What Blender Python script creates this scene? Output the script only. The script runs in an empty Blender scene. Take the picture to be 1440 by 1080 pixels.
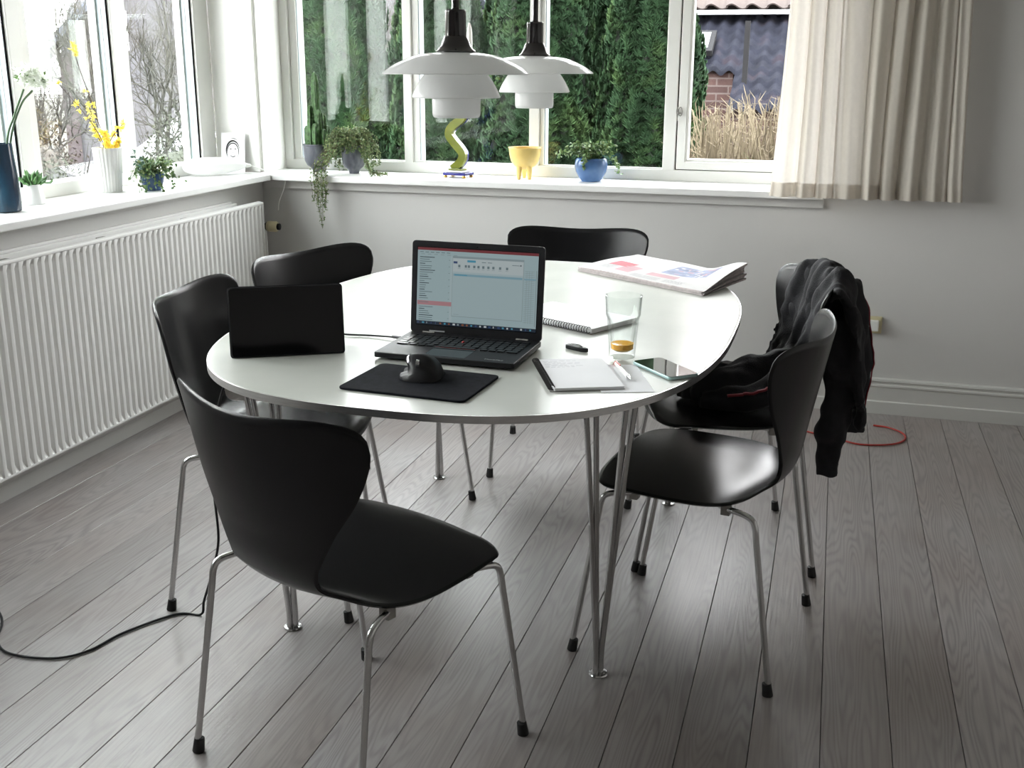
import bpy, bmesh, math, random
from mathutils import Vector, Matrix, noise
R = random.Random(7)
PI = math.pi
sc = bpy.context.scene
COL = sc.collection
# ---------------------------------------------------------------- camera, sky, sun, exposure
cam = bpy.data.objects.new('camera', bpy.data.cameras.new('camera')); COL.objects.link(cam)
cam.data.sensor_width = 36.0
cam.data.lens = 1530.6 / 1440 * 36.0
cam.data.clip_start = 0.05; cam.data.clip_end = 200
RX, UX, FX = Vector((.96048, .27830, .00521)), Vector((-.08228, .26599, .96046)), Vector((-.26591, .92293, -.27837))
M = Matrix((RX, UX, -FX)).transposed().to_4x4(); M.translation = Vector((0, 0, 1.36))
cam.matrix_world = M
sc.camera = cam
sc.view_settings.view_transform = 'Standard'; sc.view_settings.look = 'None'
sc.view_settings.gamma = 1.0; sc.view_settings.use_curve_mapping = False
sc.view_settings.exposure = 0.0
try:
    sc.cycles.use_denoising = True
    sc.cycles.max_bounces = 10; sc.cycles.diffuse_bounces = 6; sc.cycles.transparent_max_bounces = 16
    sc.cycles.caustics_reflective = False; sc.cycles.caustics_refractive = False
    sc.cycles.sample_clamp_indirect = 6.0
except Exception: pass
w = bpy.data.worlds.new('sky'); sc.world = w; w.use_nodes = True
nt = w.node_tree; bg = nt.nodes['Background']
tc = nt.nodes.new('ShaderNodeTexCoord'); sx = nt.nodes.new('ShaderNodeSeparateXYZ'); nt.links.new(tc.outputs['Generated'], sx.inputs[0])
cr = nt.nodes.new('ShaderNodeValToRGB'); nt.links.new(sx.outputs['Z'], cr.inputs[0]); nt.links.new(cr.outputs[0], bg.inputs[0])
cr.color_ramp.elements[0].position = 0.0; cr.color_ramp.elements[0].color = (1, .935, .955, 1)
cr.color_ramp.elements[1].position = 1.0; cr.color_ramp.elements[1].color = (.94, .95, 1, 1)
SKY = 16.5
bg.inputs[1].default_value = SKY
sun = bpy.data.objects.new('sun', bpy.data.lights.new('sun', 'SUN')); COL.objects.link(sun)
sun.data.energy = 3.0; sun.data.angle = math.radians(3); sun.data.color = (1, .95, .86)
sun.rotation_euler = Vector((0, -1, 1.5)).to_track_quat('Z', 'Y').to_euler()
def portal(name, loc, rot, sxx, syy):
    l = bpy.data.lights.new(name, 'AREA'); l.shape = 'RECTANGLE'; l.size = sxx; l.size_y = syy; l.cycles.is_portal = True
    o = bpy.data.objects.new(name, l); COL.objects.link(o); o.location = loc; o.rotation_euler = rot
portal('window_portal', (-1.28, 4.90, 1.63), (-PI/2, 0, 0), 2.5, 1.5)
portal('window_portal.001', (-2.88, 2.75, 1.63), (PI/2, 0, -PI/2), 3.7, 1.5)

# ---------------------------------------------------------------- materials
def mat(name, col, rough=.5, metal=0., spec=.5, nscale=0, namt=.12, bump=0, bscale=40, coat=0., stretch=None, emis=None, coord='Object', sss=0):
    m = bpy.data.materials.new(name); m.use_nodes = True
    t = m.node_tree; b = t.nodes['Principled BSDF']
    b.inputs['Base Color'].default_value = (*col, 1); b.inputs['Roughness'].default_value = rough
    b.inputs['Metallic'].default_value = metal; b.inputs['Specular IOR Level'].default_value = spec
    b.inputs['Coat Weight'].default_value = coat
    if emis:
        b.inputs['Emission Color'].default_value = (*emis[0], 1); b.inputs['Emission Strength'].default_value = emis[1]
    c = t.nodes.new('ShaderNodeTexCoord'); mp = t.nodes.new('ShaderNodeMapping'); t.links.new(c.outputs[coord], mp.inputs[0])
    if stretch: mp.inputs['Scale'].default_value = stretch
    n = t.nodes.new('ShaderNodeTexNoise'); n.inputs['Scale'].default_value = nscale or 6; n.inputs['Detail'].default_value = 5
    t.links.new(mp.outputs[0], n.inputs['Vector'])
    r = t.nodes.new('ShaderNodeValToRGB'); t.links.new(n.outputs[0], r.inputs[0])
    r.color_ramp.elements[0].position = .3; r.color_ramp.elements[1].position = .7
    r.color_ramp.elements[0].color = (*[max(0, x*(1-namt)) for x in col], 1)
    r.color_ramp.elements[1].color = (*[min(1, x*(1+namt)) for x in col], 1)
    t.links.new(r.outputs[0], b.inputs['Base Color'])
    if bump:
        n2 = t.nodes.new('ShaderNodeTexNoise'); n2.inputs['Scale'].default_value = bscale; n2.inputs['Detail'].default_value = 6
        t.links.new(mp.outputs[0], n2.inputs['Vector'])
        bp = t.nodes.new('ShaderNodeBump'); bp.inputs['Strength'].default_value = bump; bp.inputs['Distance'].default_value = .01
        t.links.new(n2.outputs[0], bp.inputs['Height']); t.links.new(bp.outputs[0], b.inputs['Normal'])
    return m
def ramp2(m, cols, scale=None):
    """replace the colour ramp of mat() with several stops"""
    r = [n for n in m.node_tree.nodes if n.type == 'VALTORGB'][0].color_ramp
    while len(r.elements) > 1: r.elements.remove(r.elements[-1])
    r.elements[0].position = cols[0][0]; r.elements[0].color = (*cols[0][1], 1)
    for p, c in cols[1:]:
        e = r.elements.new(p); e.color = (*c, 1)
    return m
def translucent(m, col, amt):
    t = m.node_tree; b = t.nodes['Principled BSDF']; o = t.nodes['Material Output']
    tr = t.nodes.new('ShaderNodeBsdfTranslucent'); tr.inputs[0].default_value = (*col, 1)
    mx = t.nodes.new('ShaderNodeMixShader'); mx.inputs[0].default_value = amt
    t.links.new(b.outputs[0], mx.inputs[1]); t.links.new(tr.outputs[0], mx.inputs[2]); t.links.new(mx.outputs[0], o.inputs[0])
    return m
def glass_pane(name, tint=(.96, .98, .97)):
    m = bpy.data.materials.new(name); m.use_nodes = True; t = m.node_tree
    t.nodes.remove(t.nodes['Principled BSDF']); o = t.nodes['Material Output']
    lw = t.nodes.new('ShaderNodeLayerWeight'); lw.inputs[0].default_value = .5
    pw = t.nodes.new('ShaderNodeMath'); pw.operation = 'POWER'; pw.inputs[1].default_value = 4; t.links.new(lw.outputs['Facing'], pw.inputs[0])
    ma = t.nodes.new('ShaderNodeMath'); ma.operation = 'MULTIPLY_ADD'; ma.inputs[1].default_value = .6; ma.inputs[2].default_value = .018; t.links.new(pw.outputs[0], ma.inputs[0])
    tr = t.nodes.new('ShaderNodeBsdfTransparent'); tr.inputs[0].default_value = (*tint, 1)
    gl = t.nodes.new('ShaderNodeBsdfGlossy'); gl.inputs['Roughness'].default_value = .0
    mx = t.nodes.new('ShaderNodeMixShader'); t.links.new(ma.outputs[0], mx.inputs[0])
    t.links.new(tr.outputs[0], mx.inputs[1]); t.links.new(gl.outputs[0], mx.inputs[2]); t.links.new(mx.outputs[0], o.inputs[0])
    return m
MT = {}
MT['wall'] = mat('grey_wall_paint', (.64, .632, .618), .65, nscale=1.5, namt=.02, bump=.03, bscale=60)
MT['wall2'] = mat('dim_wall_paint', (.62, .60, .585), .7, nscale=1.5, namt=.03)
MT['white'] = mat('white_gloss_paint', (.82, .82, .79), .35, nscale=3, namt=.02, bump=.03, bscale=25)
MT['sill'] = mat('white_sill_paint', (.86, .86, .85), .3, nscale=3, namt=.015, bump=.03, bscale=12)
MT['ceil'] = mat('ceiling_paint', (.80, .80, .78), .8, nscale=3, namt=.02)
MT['rad'] = mat('radiator_enamel', (.83, .825, .81), .4, nscale=3, namt=.015)
MT['base'] = mat('baseboard_paint', (.68, .68, .655), .45, nscale=3, namt=.02)
MT['dark'] = mat('dark_gap', (.015, .015, .016), .8, spec=.1)
MT['seal'] = mat('pale_blue_glazing_seal', (.55, .62, .66), .4, nscale=8, namt=.04)
MT['pane'] = glass_pane('window_glass')
MT['black'] = mat('black_lacquer', (.006, .006, .007), .27, spec=.32, nscale=5, namt=.1, bump=.02, bscale=30)
MT['chrome'] = mat('satin_chrome', (.62, .62, .62), .2, 1., nscale=20, namt=.04)
MT['rubber'] = mat('black_rubber', (.012, .012, .012), .6, nscale=30, namt=.2)
MT['alu'] = mat('brushed_aluminium', (.68, .67, .66), .36, 1., nscale=30, namt=.1, stretch=(1, 1, 12))
MT['steel'] = mat('grey_bracket', (.30, .29, .27), .5, .3, nscale=20)
MT['table'] = mat('pale_table_laminate', (.545, .555, .515), .22, spec=.15, nscale=7, namt=.035, bump=.012, bscale=9)
MT['plastic'] = mat('matt_black_plastic', (.012, .012, .014), .45, spec=.3, nscale=40, namt=.15)
MT['screenoff'] = mat('black_screen_glass', (.004, .004, .005), .08, nscale=3)
MT['pad'] = mat('black_foam_cloth', (.010, .011, .015), .9, spec=.12, nscale=90, namt=.3, bump=.1, bscale=600)
MT['paper'] = mat('white_paper', (.90, .90, .92), .75, nscale=8, namt=.02)
MT['paper2'] = mat('ruled_paper', (.88, .88, .91), .75, nscale=8, namt=.02)
MT['card'] = mat('grey_cardboard', (.28, .27, .26), .8, nscale=20)
MT['lampblack'] = mat('glossy_black_metal', (.008, .006, .007), .12, .0, .6, nscale=9, coat=.5)
MT['shade'] = translucent(mat('opal_glass', (.95, .95, .95), .18, nscale=3, namt=.01, coat=.5), (.97, .97, .97), .62)
MT['opal'] = translucent(mat('white_opal_glass', (.88, .88, .87), .12, nscale=3, namt=.01, coat=.4), (.9, .9, .9), .35)

# floor boards: whitewashed pine, grain from distorted rings
def wood():
    m = bpy.data.materials.new('whitewashed_pine'); m.use_nodes = True; t = m.node_tree; b = t.nodes['Principled BSDF']
    L = t.links.new; N = t.nodes.new
    c = N('ShaderNodeTexCoord'); oi = N('ShaderNodeObjectInfo')
    mul = N('ShaderNodeVectorMath'); mul.operation = 'MULTIPLY_ADD'; cmb = N('ShaderNodeCombineXYZ')
    for i, k in enumerate((7.3, 31.0, 3.1)):
        mm = N('ShaderNodeMath'); mm.operation = 'MULTIPLY'; mm.inputs[1].default_value = k; L(oi.outputs['Random'], mm.inputs[0]); L(mm.outputs[0], cmb.inputs[i])
    ad = N('ShaderNodeVectorMath'); ad.operation = 'ADD'; L(c.outputs['Object'], ad.inputs[0]); L(cmb.outputs[0], ad.inputs[1])
    mp = N('ShaderNodeMapping'); mp.inputs['Scale'].default_value = (1, .085, 1); L(ad.outputs[0], mp.inputs[0])
    n1 = N('ShaderNodeTexNoise'); n1.inputs['Scale'].default_value = 9; n1.inputs['Detail'].default_value = 2; n1.inputs['Roughness'].default_value = .45; L(mp.outputs[0], n1.inputs[0])
    s = N('ShaderNodeMath'); s.operation = 'MULTIPLY'; s.inputs[1].default_value = 190; L(n1.outputs[0], s.inputs[0])
    sn = N('ShaderNodeMath'); sn.operation = 'SINE'; L(s.outputs[0], sn.inputs[0])
    r1 = N('ShaderNodeMapRange'); r1.inputs[1].default_value = -1; r1.inputs[2].default_value = 1; L(sn.outputs[0], r1.inputs[0])
    pw = N('ShaderNodeMath'); pw.operation = 'POWER'; pw.inputs[1].default_value = 1.8; L(r1.outputs[0], pw.inputs[0])
    mp2 = N('ShaderNodeMapping'); mp2.inputs['Scale'].default_value = (1, .02, 1); L(ad.outputs[0], mp2.inputs[0])
    n2 = N('ShaderNodeTexNoise'); n2.inputs['Scale'].default_value = 170; n2.inputs['Detail'].default_value = 3; L(mp2.outputs[0], n2.inputs[0])
    n3 = N('ShaderNodeTexNoise'); n3.inputs['Scale'].default_value = 2.2; n3.inputs['Detail'].default_value = 4; L(ad.outputs[0], n3.inputs[0])
    n4 = N('ShaderNodeTexNoise'); n4.inputs['Scale'].default_value = 5; n4.inputs['Detail'].default_value = 4; L(mp.outputs[0], n4.inputs[0])
    base = N('ShaderNodeValToRGB'); L(n3.outputs[0], base.inputs[0])
    base.color_ramp.elements[0].position = .3; base.color_ramp.elements[0].color = (.315, .272, .256, 1)
    base.color_ramp.elements[1].position = .7; base.color_ramp.elements[1].color = (.390, .370, .366, 1)
    mx = N('ShaderNodeMix'); mx.data_type = 'RGBA'; mx.blend_type = 'MULTIPLY'; L(base.outputs[0], mx.inputs[6])
    gr = N('ShaderNodeValToRGB'); L(pw.outputs[0], gr.inputs[0])
    gr.color_ramp.elements[0].color = (1.0, 1.0, 1.0, 1); gr.color_ramp.elements[1].color = (.72, .705, .71, 1)
    L(gr.outputs[0], mx.inputs[7])
    fa = N('ShaderNodeMapRange'); fa.inputs[1].default_value = .35; fa.inputs[2].default_value = .65; fa.inputs[3].default_value = .25; fa.inputs[4].default_value = .9; L(n4.outputs[0], fa.inputs[0]); L(fa.outputs[0], mx.inputs[0])
    mx2 = N('ShaderNodeMix'); mx2.data_type = 'RGBA'; mx2.blend_type = 'MULTIPLY'; mx2.inputs[0].default_value = .5; L(mx.outputs[2], mx2.inputs[6])
    g2 = N('ShaderNodeValToRGB'); L(n2.outputs[0], g2.inputs[0]); g2.color_ramp.elements[0].position = .35; g2.color_ramp.elements[1].position = .6
    g2.color_ramp.elements[0].color = (.78, .77, .77, 1); g2.color_ramp.elements[1].color = (1, 1, 1, 1); L(g2.outputs[0], mx2.inputs[7])
    hv = N('ShaderNodeHueSaturation'); L(mx2.outputs[2], hv.inputs['Color'])
    vr = N('ShaderNodeMapRange'); vr.inputs[3].default_value = .88; vr.inputs[4].default_value = 1.12; L(oi.outputs['Random'], vr.inputs[0]); L(vr.outputs[0], hv.inputs['Value'])
    L(hv.outputs[0], b.inputs['Base Color'])
    rr = N('ShaderNodeMapRange'); rr.inputs[3].default_value = .29; rr.inputs[4].default_value = .42; L(n3.outputs[0], rr.inputs[0]); L(rr.outputs[0], b.inputs['Roughness'])
    b.inputs['Specular IOR Level'].default_value = .75
    bp = N('ShaderNodeBump'); bp.inputs['Strength'].default_value = .12; bp.inputs['Distance'].default_value = .004; L(n2.outputs[0], bp.inputs['Height']); L(bp.outputs[0], b.inputs['Normal'])
    return m
MT['wood'] = wood()

# ---------------------------------------------------------------- mesh helpers
class MB:
    def __init__(s): s.v = []; s.f = []; s.mi = []; s.m = 0
    def add(s, vs, fs):
        o = len(s.v); s.v += [tuple(v) for v in vs]; s.f += [tuple(i+o for i in f) for f in fs]; s.mi += [s.m]*len(fs); return s
    def box(s, a, b, M=None):
        x0, y0, z0 = a; x1, y1, z1 = b
        vs = [Vector(p) for p in ((x0,y0,z0),(x1,y0,z0),(x1,y1,z0),(x0,y1,z0),(x0,y0,z1),(x1,y0,z1),(x1,y1,z1),(x0,y1,z1))]
        if M is not None: vs = [M @ v for v in vs]
        return s.add(vs, [(0,3,2,1),(4,5,6,7),(0,1,5,4),(1,2,6,5),(2,3,7,6),(3,0,4,7)])
    def quad(s, a, b, c, d): return s.add([a, b, c, d], [(0,1,2,3)])
    def tube(s, pts, r, n=8, cap=True, flat=None):
        pts = [Vector(p) for p in pts]; rs = r if isinstance(r, (list, tuple)) else [r]*len(pts)
        k = len(pts); vs = []; fs = []; up = None
        for i, p in enumerate(pts):
            t = (pts[min(i+1, k-1)] - pts[max(i-1, 0)]).normalized()
            if up is None:
                up = Vector((0, 0, 1)) if abs(t.z) < .9 else Vector((1, 0, 0))
            x = (up - t*up.dot(t))
            if x.length < 1e-5: x = t.orthogonal()
            x.normalize(); y = t.cross(x); up = x
            for j in range(n):
                a = 2*PI*j/n; vs.append(p + (x*math.cos(a) + y*math.sin(a)*(flat or 1))*rs[i])
        for i in range(k-1):
            for j in range(n): fs.append((i*n+j, i*n+(j+1) % n, (i+1)*n+(j+1) % n, (i+1)*n+j))
        if cap: fs.append(tuple(range(n))[::-1]); fs.append(tuple((k-1)*n+j for j in range(n)))
        return s.add(vs, fs)
    def lathe(s, prof, c=(0, 0, 0), n=32, M=None, fl=None):
        vs = []; fs = []; k = len(prof); c = Vector(c)
        for i, (r, z) in enumerate(prof):
            for j in range(n):
                a = 2*PI*j/n; rr = r*(1+(fl(a, z) if fl else 0)); v = Vector((rr*math.cos(a), rr*math.sin(a), z))
                vs.append(c + (M @ v if M is not None else v))
        for i in range(k-1):
            for j in range(n): fs.append((i*n+j, i*n+(j+1) % n, (i+1)*n+(j+1) % n, (i+1)*n+j))
        if prof[0][0] > 1e-6: fs.append(tuple(range(n))[::-1])
        if prof[-1][0] > 1e-6: fs.append(tuple((k-1)*n+j for j in range(n)))
        return s.add(vs, fs)
    def grid(s, fn, nu, nv, close=False):
        vs = [fn(i/nu, j/nv) for j in range(nv+1) for i in range(nu+1)]
        return s.add(vs, [(j*(nu+1)+i, j*(nu+1)+i+1, (j+1)*(nu+1)+i+1, (j+1)*(nu+1)+i) for j in range(nv) for i in range(nu)])
    def prism(s, pts, z0, z1, M=None):
        n = len(pts); vs = [Vector((x, y, z0)) for x, y in pts] + [Vector((x, y, z1)) for x, y in pts]
        if M is not None: vs = [M @ v for v in vs]
        return s.add(vs, [tuple(range(n))[::-1], tuple(range(n, 2*n))] + [(i, (i+1) % n, n+(i+1) % n, n+i) for i in range(n)])
    def mesh(s, name, mats, smooth=None, doubles=True):
        me = bpy.data.meshes.new(name); me.from_pydata(s.v, [], s.f)
        mats = mats if isinstance(mats, (list, tuple)) else [mats]
        for m in mats: me.materials.append(MT[m] if isinstance(m, str) else m)
        if len(mats) > 1: me.polygons.foreach_set('material_index', s.mi)
        if doubles:
            bm = bmesh.new(); bm.from_mesh(me); bmesh.ops.remove_doubles(bm, verts=bm.verts, dist=1e-5)
            bmesh.ops.recalc_face_normals(bm, faces=bm.faces); bm.to_mesh(me); bm.free()
        if smooth is not None:
            me.polygons.foreach_set('use_smooth', [True]*len(me.polygons)); me.set_sharp_from_angle(angle=math.radians(smooth))
        me.update(); return me
    def obj(s, name, mats, parent=None, smooth=None, bevel=0, doubles=True, **kw):
        return link(name, s.mesh(name, mats, smooth, doubles), parent, bevel, **kw)
def bake(o):
    bpy.context.view_layer.update()
    dg = bpy.context.evaluated_depsgraph_get(); me = bpy.data.meshes.new_from_object(o.evaluated_get(dg)); o.modifiers.clear(); o.data = me
def link(name, me, parent=None, bevel=0, label=None, category=None, group=None, kind=None, loc=None):
    o = bpy.data.objects.new(name, me); COL.objects.link(o)
    if parent is not None: o.parent = parent
    if loc: o.location = loc
    if bevel:
        b = o.modifiers.new('b', 'BEVEL'); b.width = bevel; b.segments = 2; b.limit_method = 'ANGLE'; b.angle_limit = math.radians(40)
    return tag(o, label, category, group, kind)
def tag(o, label=None, category=None, group=None, kind=None):
    if label: o['label'] = label
    if category: o['category'] = category
    if group: o['group'] = group
    if kind: o['kind'] = kind
    return o
def thing(name, label, category, loc=(0, 0, 0), rz=0, group=None, kind=None):
    o = bpy.data.objects.new(name, None); COL.objects.link(o); o.location = loc; o.rotation_euler = (0, 0, rz); o.empty_display_size = .05
    return tag(o, label, category, group, kind)
def copy_tree(o, parent=None):
    c = o.copy(); COL.objects.link(c)
    if parent is not None: c.parent = parent
    for ch in list(o.children): copy_tree(ch, c)
    return c
def smoothpath(pts, n=6):
    pts = [Vector(p) for p in pts]; P = [pts[0]*2-pts[1]] + pts + [pts[-1]*2-pts[-2]]; out = []
    for i in range(1, len(P)-2):
        for k in range(n):
            t = k/n; a, b, c, d = P[i-1], P[i], P[i+1], P[i+2]
            out.append(.5*((2*b) + (c-a)*t + (2*a-5*b+4*c-d)*t*t + (3*b-a-3*c+d)*t**3))
    out.append(pts[-1]); return out
def interp(tab, x):
    if x <= tab[0][0]: return tab[0][1]
    for (a, va), (b, vb) in zip(tab, tab[1:]):
        if x <= b:
            t = (x-a)/(b-a); t = t*t*(3-2*t); return va+(vb-va)*t
    return tab[-1][1]
def table_fn(tab):
    P = smoothpath([(a, b, 0) for a, b in tab], 8)
    def f(x):
        if x <= P[0].x: return P[0].y
        for a, b in zip(P, P[1:]):
            if x <= b.x: return a.y+(b.y-a.y)*(x-a.x)/max(1e-9, b.x-a.x)
        return P[-1].y
    return f
def rounded_rect(w_, d_, r, n=5):
    o = []
    for cx_, cy_, a0 in ((w_/2-r, d_/2-r, 0), (-w_/2+r, d_/2-r, PI/2), (-w_/2+r, -d_/2+r, PI), (w_/2-r, -d_/2+r, 1.5*PI)):
        for k in range(n+1):
            a = a0+PI/2*k/n; o.append((cx_+r*math.cos(a), cy_+r*math.sin(a)))
    return o
def text_mesh(txt, size, name='lettering', mat_='plastic', depth=.0002, parent=None):
    cu = bpy.data.curves.new(name, 'FONT'); cu.body = txt; cu.size = size; cu.extrude = depth
    t = bpy.data.objects.new(name, cu); COL.objects.link(t); bpy.context.view_layer.update()
    me = bpy.data.meshes.new_from_object(t.evaluated_get(bpy.context.evaluated_depsgraph_get())); bpy.data.objects.remove(t)
    me.materials.clear(); me.materials.append(MT[mat_] if isinstance(mat_, str) else mat_)
    return link(name, me, parent)

# ================================================================ ROOM
XW, YW = -2.51, 4.552      # inner wall faces under the windows
XS, YS = -2.432, 4.487     # front edges of the sills
ZS = .895                  # sill top
XG, YG = -2.80, 4.835      # glass planes
X0, X1, Y0, Y1, ZC = XW, 2.5, -1.9, YW, 2.62
fl = MB().box((X0-.4, Y0-.1, -.12), (X1+.1, Y1+.3, -.0225)).obj('floor', 'dark', kind='structure')
PW = .1435
pm = MB()
pm.box((-PW/2+.0009, -3.3, -.022), (PW/2-.0009, 3.3, 0))
pme = pm.mesh('plank', 'wood')
bmx = bmesh.new(); bmx.from_mesh(pme)
bmesh.ops.bevel(bmx, geom=[e for e in bmx.edges if all(v.co.z > -.001 for v in e.verts)], offset=.0006, segments=1, affect='EDGES'); bmx.to_mesh(pme); bmx.free()
x = .076 - PW*18 + PW/2
k = 0
while x < X1 + PW/2:
    if x > X0 - PW/2+.02:
        p = link('plank', pme, fl); p.location = (x, 1.28, 0); k += 1
    x += PW
# walls
def struct(name, mb, m, **kw): return mb.obj(name, m, kind='structure', **kw)
struct('wall_back', MB().box((X0, Y1, -.02), (X1+.1, Y1+.28, ZS-.027)).box((-.045, Y1, ZS-.027), (X1+.1, Y1+.28, ZC)).box((XW-.2, Y1, 2.38), (-.045, Y1+.28, ZC)), 'wall')
struct('wall_left', MB().box((X0-.28, Y0, -.02), (X0, Y1+.28, ZS-.027)).box((X0-.28, Y0, ZS-.027), (X0, .92, ZC)).box((X0-.28, .92, 2.38), (X0, Y1+.28, ZC)), 'wall')
struct('wall_right', MB().box((X1, Y0, -.02), (X1+.1, Y1, ZC)), 'wall2')
struct('wall_front', MB().box((X0, Y0-.1, -.02), (X1, Y0, ZC)), 'wall2')
struct('ceiling', MB().box((X0-.28, Y0-.1, ZC), (X1+.1, Y1+.28, ZC+.1)), 'ceil')
# corner post between the two windows
struct('trim_1', MB().box((XW-.245, Y1+.028, ZS), (XW-.024, YG+.04, 2.38)).box((XW-.024, Y1+.046, ZS), (XW-.006, YG+.04, 2.38)).box((XW-.006, Y1+.026, ZS), (XW+.001, YG+.05, 2.38)), 'white', bevel=.002)
# baseboards: back wall (stepped profile)
bb = MB()
prof = [(0, 0), (.022, 0), (.022, .052), (.017, .056), (.0165, .112), (.021, .116), (.021, .123), (.016, .127), (.016, .134), (.021, .138), (.019, .147), (0, .150)]
n = len(prof)
bb.add([(xx, Y1-d, z) for xx in (X0, X1) for d, z in prof], [(i, (i+1) % n, n+(i+1) % n, n+i) for i in range(n)] + [tuple(range(n))[::-1], tuple(range(n, 2*n))])
struct('baseboard_back', bb, 'base', bevel=.001)
bb = MB().add([(X0+d*.8, yy, z) for yy in (Y0, Y1) for d, z in prof], [(i, (i+1) % n, n+(i+1) % n, n+i) for i in range(n)])
struct('baseboard_left', bb, 'base')
struct('trim_2', MB().box((X0+.02, Y1-.022, ZS-.064), (-.02, Y1, ZS-.0275)).box((XW, 2.0, ZS-.05), (XW+.006, Y1-.03, ZS-.0275)), 'wall', bevel=.002)

# ---- back window
w1 = thing('window_1', None, None, (0, 0, 0), kind='structure')
ZG0, ZT = .942, 2.38
MB().prism([(XS, YS), (-.022, YS), (-.022, Y1+.0), (-.05, Y1+.0), (-.05, YG-.02), (XW-.02, YG-.02), (XW-.02, YS+.078)], ZS-.027, ZS).obj('window_sill', 'sill', w1, bevel=.004)
YF = 4.79
def vpost(x0, x1, par, y0=YF, y1=YG+.045, z0=ZG0-.004, z1=ZT, m='white', name='mullion'):
    return MB().box((x0, y0, z0), (x1, y1, z1)).obj(name, m, par, bevel=.003)
MB().box((XW-.0, YF, ZS), (-.05, YG+.05, ZG0)).box((XW, YF+.012, ZG0), (-.66, YF+.03, ZG0+.006)).obj('bottom_rail', 'white', w1, bevel=.003)
MB().box((XW-.0, YF, ZT-.06), (-.05, YG+.05, ZT)).obj('top_rail', 'white', w1, bevel=.003)
vpost(XW, -2.47, w1, y0=YF-.006, name='frame_jamb'); vpost(-2.47, -2.432, w1, y0=YF+.012, name='frame_stile')
vpost(-1.903, -1.862, w1); vpost(-1.862, -1.832, w1, y0=YF+.012, name='frame_stile')
vpost(-1.308, -1.262, w1); vpost(-1.262, -1.242, w1, y0=YF+.012, name='frame_stile')
vpost(-.708, -.655, w1); vpost(-.075, -.045, w1, y0=YF-.006, name='frame_jamb')
seal = MB()
for a in (-2.432, -1.832, -1.242): seal.box((a, YF+.02, ZG0), (a+.004, YG+.03, ZT))
seal.obj('glazing_seal', 'seal', w1)
for a, b in ((-2.428, -1.903), (-1.828, -1.308), (-1.238, -.708)):
    MB().box((a, YG-.012, ZG0), (b, YG-.008, ZT-.06)).obj('pane', 'pane', w1)
    MB().box((a, YG+.008, ZG0), (b, YG+.012, ZT-.06)).obj('pane', 'pane', w1)
# the casement on the right of the back window
cs = MB(); cy0, cy1 = YF-.004, YG+.03
cs.box((-.648, cy0, ZG0+.004), (-.612, cy1, ZT-.065)); cs.box((-.113, cy0, ZG0+.004), (-.078, cy1, ZT-.065))
cs.box((-.612, cy0, ZG0+.004), (-.113, cy1, ZG0+.036)); cs.box((-.612, cy0, ZT-.105), (-.113, cy1, ZT-.065))
cs.box((-.612, cy0+.014, ZG0+.036), (-.602, cy1, ZT-.105)); cs.box((-.123, cy0+.014, ZG0+.036), (-.113, cy1, ZT-.105)); cs.box((-.602, cy0+.014, ZG0+.036), (-.123, cy1, ZG0+.046))
cas = cs.obj('casement_frame', 'white', w1, bevel=.002)
MB().box((-.602, YG-.006, ZG0+.044), (-.123, YG-.002, ZT-.105)).obj('pane', 'pane', cas)
MB().box((-.656, cy0+.02, ZG0), (-.647, cy1, ZT-.06)).box((-.656, cy0+.02, ZG0), (-.078, cy1, ZG0+.004)).obj('gap_seal', 'dark', w1)
hk = MB().tube(smoothpath([(-.650, cy0-.012, 1.205), (-.652, cy0-.02, 1.19), (-.650, cy0-.012, 1.165), (-.649, cy0-.01, 1.15)]), .003, 8)
hk.tube(smoothpath([(-.638+.008*math.cos(a), cy0-.008, 1.188+.018*math.sin(a)) for a in [i*PI/5 for i in range(11)]], 2), .0022, 6)
hk.box((-.655, cy0-.014, 1.178), (-.634, cy0, 1.186)).obj('window_catch', 'steel', cas, smooth=40)

# ---- left window
w2 = thing('window_2', None, None, (0, 0, 0), kind='structure')
MB().prism([(XS, .9), (XS, YS), (XW-.02, YS+.078), (XG+.02, Y1+.028), (XG+.02, .9)], ZS-.027, ZS).obj('window_sill', 'sill', w2, bevel=.004)
XF = -2.755
ZL = .944
MB().box((XG-.05, .92, ZS), (XF, 4.575, ZL)).obj('bottom_rail', 'white', w2, bevel=.003)
MB().box((XG-.05, .92, ZT-.06), (XF, 4.575, ZT)).obj('top_rail', 'white', w2, bevel=.003)
posts = [.93, 1.515, 2.10, 2.69, 3.285, 3.868, 4.462]  # nearest bays are out of view, added to let in more light
for i, a in enumerate(posts):
    last = i == 6
    MB().box((XG-.05, a, ZL-.004), (XF, a+(.118 if last else .068), ZT)).obj('frame_jamb' if last else 'mullion', 'white', w2, bevel=.003)
    sl = MB().box((XG-.045, a-.006, ZL), (XG+.030, a, ZT)).obj('glazing_seal', 'seal', w2)
    MB().box((XG+.030, a-.008, ZL), (XG+.034, a+.001, ZT)).obj('gap_seal', 'dark', w2)
    MB().box((XG-.045, a-.016, ZL), (XG-.012, a-.006, ZT)).obj('glazing_bead', 'white', w2)
    if not last:
        MB().box((XG-.04, a+.068, ZL), (XF-.014, a+.118, ZT)).obj('frame_stile', 'white', w2, bevel=.003)
        b = posts[i+1]
        for dx in (-.012, .008):
            MB().box((XG+dx-.002, a+.118, ZL), (XG+dx+.002, b-.006, ZT-.06)).obj('pane', 'pane', w2)

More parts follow.
